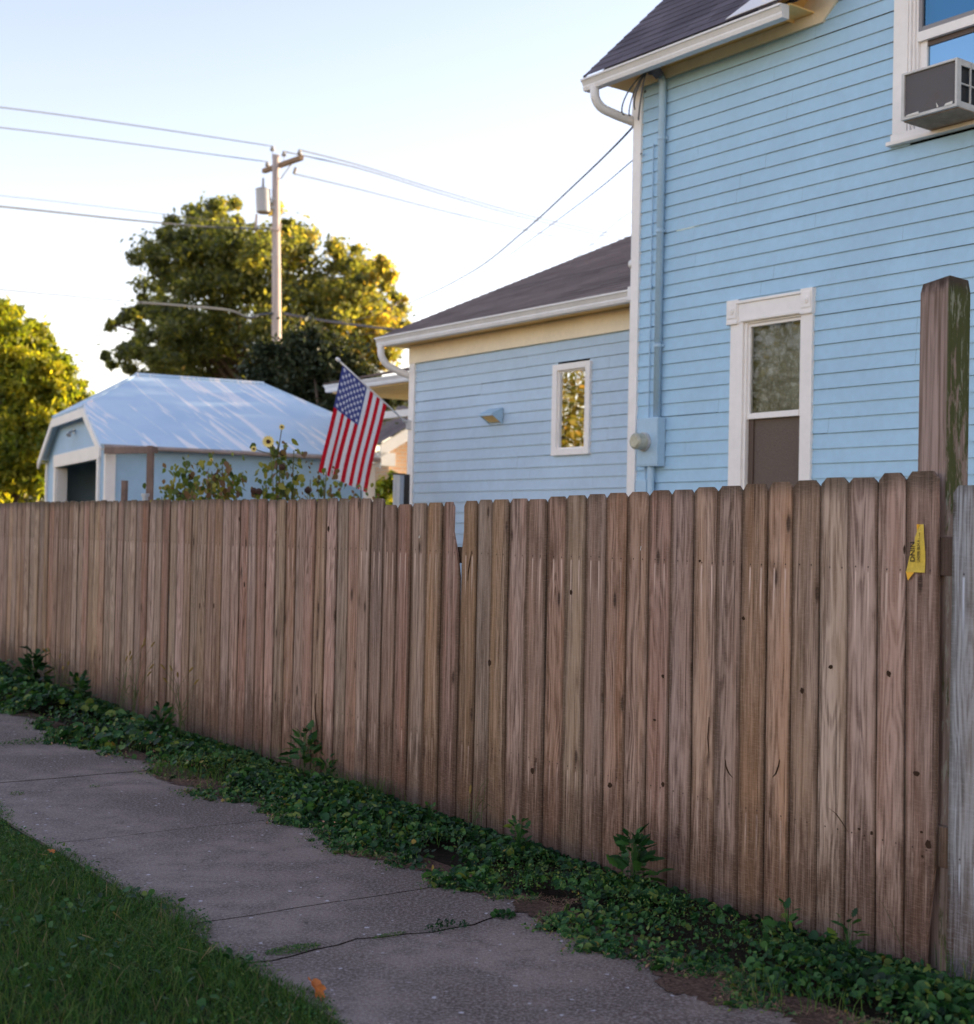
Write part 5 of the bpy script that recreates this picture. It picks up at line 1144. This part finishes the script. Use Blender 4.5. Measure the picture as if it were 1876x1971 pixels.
# weeds one can count
WL = np.array([[0, 0, 0], [.06, .12, .02], [.15, .35, .06], [.10, .5, .06], [.17, .68, .05], [.07, .88, -.02], [0, 1, -.08], [-.07, .88, -.02], [-.17, .68, .05], [-.10, .5, .06], [-.15, .35, .06], [-.06, .12, .02]])
def weed(label, s, v, n, h, seed, tone=.55, up=.8, name='broadleaf_weed', cat='weed', group='taller weeds at the foot of the fence'):
    r = np.random.default_rng(seed); m = int(n*5); e_ = fw(s, v, 0)
    t = r.random(m)**.8; a = r.uniform(0, 6.28, m); rad = h*(.16+.34*(1-up))*(1.25-t)*(.3+.9*r.random(m))+.01
    P = np.stack([rad*np.cos(a), rad*np.sin(a), h*(.10+.80*t)*(.8+.3*r.random(m))], 1)
    Yv = np.stack([np.cos(a), np.sin(a), .25+1.1*t*up+.5*r.normal(size=m)], 1); Yv /= np.linalg.norm(Yv, axis=1)[:, None]
    Z = np.array([0, 0, 1.0])+.45*r.normal(size=(m, 3)); X = np.cross(Yv, Z); X /= np.linalg.norm(X, axis=1)[:, None]+1e-6; Z = np.cross(X, Yv)
    k = 11; L1 = [(0, 0, 0)]
    tz = [(.16, .12), (.11, .24), (.25, .34), (.16, .46), (.30, .58), (.18, .70), (.20, .82), (0, 1.05)]
    side = [(x, y, .12*x-.22*y*y) for x, y in tz]; T = np.array([(0, 0, 0)]+side+[(-x, y, z) for x, y, z in side[-2::-1]])
    mid = np.array([(0, .12*q, -.22*(.12*q)**2-.02) for q in range(1, 8)]); T = np.vstack([T, mid]); nb = 1+len(side)+7
    TF = []
    for q in range(7):
        Rr, Ll = 1+q, nb-1-q; m0 = nb+q; m1 = nb+q+1 if q < 6 else 8
        TF.append((Rr, min(Rr+1, 8), m1, m0)) if q < 6 else TF.append((Rr, 8, 8, m0))
        TF.append((m0, m1, (Ll-1) if q < 6 else 8, Ll)) if q < 6 else TF.append((m0, 8, 8, Ll))
    TF = [f_ for f_ in TF if len(set(f_)) == 4]+[]
    TF += [(7, 8, nb-7, nb+6)]
    S = h*(.20+.22*r.random(m))*(1.15-.5*t)
    V, Fc, tn = scatter(T, TF, P, X, Yv, Z, np.clip(S, .018, .11), np.clip(tone+.2*r.normal(size=m), 0, .93))
    hub = np.zeros((m, 3)); hub[:, 2] = P[:, 2]*.35; side_ = np.stack([-np.sin(a), np.cos(a), np.zeros(m)], 1)*.0012
    SV = np.stack([hub-side_, hub+side_, P+side_, P-side_], 1).reshape(-1, 3); SF = np.arange(4*m).reshape(m, 4)+len(V)
    st = np.array([(-.002, 0, -.03), (.002, 0, -.03), (.0015, 0, h*.5), (-.0015, 0, h*.5)]); 
    V = np.vstack([V, SV, st]); Fc = np.vstack([Fc, SF, np.arange(4)[None]+len(V)-4]); tn = np.concatenate([tn, np.full(4*m+4, .6)])
    o = npmesh(name, V, Fc, M['cover'], tn); o.location = e_; return tag(o, label, cat, group)
wl = [('tall lobed weed rising through the split in the fence foot', 4.72, .10, 13, .32, .5, .85), ('dandelion like weed clump under the middle pickets', 2.25, .22, 9, .17, .5, .7), ('large dark leafed weed clump against the right part of the fence', 1.42, .20, 13, .26, .42, .85), ('narrow weed leaf standing before the fourth picket from the right', .50, .22, 3, .17, .6, .95),
      ('upright weed leaf near the second picket from the right', .22, .20, 4, .19, .6, .95), ('bushy weed at the far left foot of the fence', 9.6, .3, 20, .42, .4, .85), ('broad spiky weed at the left edge of the picture', 11.3, .35, 24, .50, .35, .85), ('lobed weed between the foxtails and the left edge', 8.3, .35, 14, .34, .45, .85), ('leafy weed under the foxtail grass', 6.6, .3, 12, .26, .4, .85),
      ('small pale leafed weed in front of the dark clump', 1.75, .55, 5, .09, .8, .6), ('weed with toothed leaves beside the lobed one', 4.45, .08, 5, .16, .5, .9), ('weed rosette beneath the gap in the fence', 3.0, .25, 7, .12, .55, .6)]
for k, (lb, s, v, n, h, tn_, up_) in enumerate(wl): weed(lb, s, v, n, h, 300+k, tn_, up_)
def blade_weed(label, s, v, hs, seed, D=(.2, 0), n=6, heads=0, name='foxtail_grass', group='foxtail grasses in front of the fence'):
    r = random.Random(seed); mb = MB(); e = empty(name, tuple(fw(s, v, 0)), 0, label=label, cat='grass stalk', group=group); hm = MB()
    for k in range(n):
        a = r.uniform(0, 6.28); h = hs*r.uniform(.6, 1.05); d = Vector((math.cos(a)*.28, math.sin(a)*.28, 0))*h; p0 = Vector((r.uniform(-.08, .08), r.uniform(-.05, .05), 0))
        p = [p0, p0+d*.15+Vector((0, 0, h*.45)), p0+d*.5+Vector((0, 0, h*.8)), p0+d*1.0+Vector((0, 0, h))]
        mb.tube(p, [.0022, .002, .0016, .001], 4)
        if k < heads: q = p[3]; dr = (p[3]-p[2]).normalized(); hm.tube([q-dr*.005, q+dr*.012, q+dr*.04+Vector((0, 0, -.004)), q+dr*.06+Vector((0, 0, -.012))], [.002, .007, .0065, .002], 7)
        for j in range(2):
            z = h*r.uniform(.15, .6); b = r.uniform(0, 6.28); dd = Vector((math.cos(b), math.sin(b), 0)); sdv = Vector((-math.sin(b), math.cos(b), 0)); q = p0.lerp(p[2], z/h); L_ = h*.4
            pts = [q, q+dd*L_*.4+Vector((0, 0, L_*.35)), q+dd*L_*.9+Vector((0, 0, L_*.25))]
            mb.face([pts[0]-sdv*.002, pts[0]+sdv*.002, pts[1]+sdv*.003, pts[1]-sdv*.003]); mb.face([pts[1]-sdv*.003, pts[1]+sdv*.003, pts[2]])
    mb.build('stalk', M['foxstem'], e)
    if heads: hm.build('seed_spikes', M['foxhead'], e)
    return e
M['foxstem'] = plain('foxtail_stem', (.06, .09, .02), .7); M['foxhead'] = paint('foxtail_head', (.22, .15, .04), .9, .2, 30, .3)
blade_weed('tallest foxtail clump in front of the left fence', 7.35, .28, .62, 1, n=12, heads=8)
blade_weed('sparse foxtails right of the tallest clump', 6.35, .25, .50, 2, n=8, heads=6)
blade_weed('short rusty foxtails farther left along the fence', 9.0, .3, .45, 3, n=8, heads=5)
blade_weed('thin dry grass stalks before the pickets right of the broken board', 2.8, .12, .28, 4, n=5, heads=1)
mb = MB()
def longblade(label, s, v, a, h, ln, seed):
    d = Vector((math.cos(a), math.sin(a), 0)); sdv = Vector((-math.sin(a), math.cos(a), 0)); mb = MB(); prev = None
    for k in range(9):
        t = k/8; p = d*(ln*t)+Vector((0, 0, h*math.sin(t*1.5))); wv = .0045*(1-t)**.6
        cur = (p-sdv*wv, p+sdv*wv+Vector((0, 0, .001)))
        if prev: mb.face([prev[0], prev[1], cur[1], cur[0]])
        prev = cur
    o = mb.build('grass_blade', M['foxstem'], smooth=True); o.location = fw(s, v, .02); return tag(o, label, 'grass blade', 'single long grass blades')
longblade('long grass blade leaning across the end picket', .0, .13, R(150), .26, .16, 1)
longblade('long grass blade pointing from the left edge over the sidewalk', 4.35, 2.25, R(38), .05, .16, 2)
# growth in the joints
def tuft(label, s, v, rad, n, size, seed, T=RT, TF=RF, tone=.5, h=.03, stretch=(1, 1), name='joint_weed', mat='cover'):
    r = np.random.default_rng(seed); rr2 = rad*np.sqrt(r.random(n)); a = r.uniform(0, 6.28, n); ds = rr2*np.cos(a)*stretch[0]; dv = rr2*np.sin(a)*stretch[1]
    P = local(F(s, n)+ds, F(v, n)+dv, .004+h*r.random(n)*(1-rr2/rad*.8)); base = np.array(fw(s, v, 0)); nz = r.normal(size=(n, 3))*.8+np.array([0, 0, 1.]); X, Yv, Z = frame_from(nz, r)
    V, Fc, tn = scatter(T, TF, P-base, X, Yv, Z, size*(.5+.8*r.random(n)), np.clip(tone+.2*r.normal(size=n), 0, .93)); o = npmesh(name, V, Fc, M[mat], tn); o.location = base; return tag(o, label, 'weed', 'weeds growing in the sidewalk joints')
F = lambda x, n: np.full(n, float(x))
tuft('dark leafy weed growing in the cracked joint', 1.30, 1.27, .075, 150, .014, 1, tone=.22, h=.05, stretch=(.8, 1.3), T=ST, TF=[(0, 1, 2, 3)])
tuft('flat mossy patch on the sidewalk near the grass', 1.36, 1.92, .085, 700, .0075, 2, ST, [(0, 1, 2, 3)], .72, .012, (.55, 1.35))
tuft('small moss clump along the cracked joint', 1.33, 1.52, .05, 260, .006, 3, ST, [(0, 1, 2, 3)], .75, .01, (.4, 1.6))
tuft('small green sprig where the crack meets the ground cover', 1.33, .98, .05, 60, .010, 4, tone=.4, h=.03)
tuft('low weed clump on the sidewalk far left near the ground cover', 6.75, 1.20, .16, 420, .014, 5, ST, [(0, 1, 2, 3)], .6, .05, (.6, 1.5))
tuft('tiny weed sprig in the long joint at left', 4.87, 1.42, .03, 60, .008, 6, ST, [(0, 1, 2, 3)], .8, .02)
tuft('tiny weed sprig in the joint at the left edge', 4.86, 1.88, .04, 80, .009, 7, ST, [(0, 1, 2, 3)], .8, .02)
# fallen leaves
def fallen(label, s, v, size, mat, seed, z=.03, tilt=(.3, .2, 0), name='fallen_leaf'):
    r = random.Random(seed); n = 22; P = []
    for k in range(n):
        a = 2*math.pi*k/n; rad = 1.0 if k % 4 == 0 else (.74 if k % 2 else .52); rad *= r.uniform(.88, 1.1); P.append((rad*math.cos(a)*size, rad*math.sin(a)*size, .22*size*math.sin(2*a+1)+.1*size*r.random()))
    mb = MB()
    for k in range(n): mb.face([P[k], P[(k+1) % n], (0, 0, 0)])
    mb.tube([(0, 0, 0), (0, -size*.8, .01), (.01, -size*1.4, .005)], .0012, 5)
    o = mb.build(name, mat); o.location = fw(s, v, z); o.rotation_euler = tilt; return tag(o, label, 'leaf', 'fallen leaves')
fallen('curled orange maple leaf standing in the verge grass', .85, 2.10, .047, M['orange_leaf'], 1, .035, (R(50), .5, .9))
fallen('pale curled leaf lying at the ground cover edge', 1.93, .86, .036, M['pale_leaf'], 2, .015, (.35, .3, .9))
fallen('small yellowish leaf in the grass at left', 3.2, 2.22, .020, M['orange_leaf'], 3, .04, (.4, .2, .3))
fallen('tiny pale leaf at the bottom edge of the sidewalk grass', .42, 2.08, .016, M['pale_leaf'], 4, .03, (.5, .2, .3))
# dry roots and straw at the edge of the crumbled dirt
r = np.random.default_rng(123); n = 5200; s = r.uniform(-1.2, 6, n); s = np.where(r.random(n) < .5, r.choice([.25, 1.3, -.3, 4.7, 2.5], n)+r.normal(size=n)*.12, s); v = edgev(s)+r.normal(size=n)*.05+.02
nz = r.normal(size=(n, 3))*.2+np.array([0, 0, 1.]); X, Yv, Z = frame_from(nz, r)
V, Fc, tn = scatter(T_*np.array([.7, 1, 1]), [(0, 1, 2, 3)], local(s, v, .008+.01*r.random(n)), X, Yv, Z, .013*(.3+r.random(n)**2*1.6), np.full(n, .99)); tag(npmesh('dry_litter', V, Fc, M['litter'], tn), 'dry reddish grass litter along the sidewalk edge', 'litter', kind='stuff')
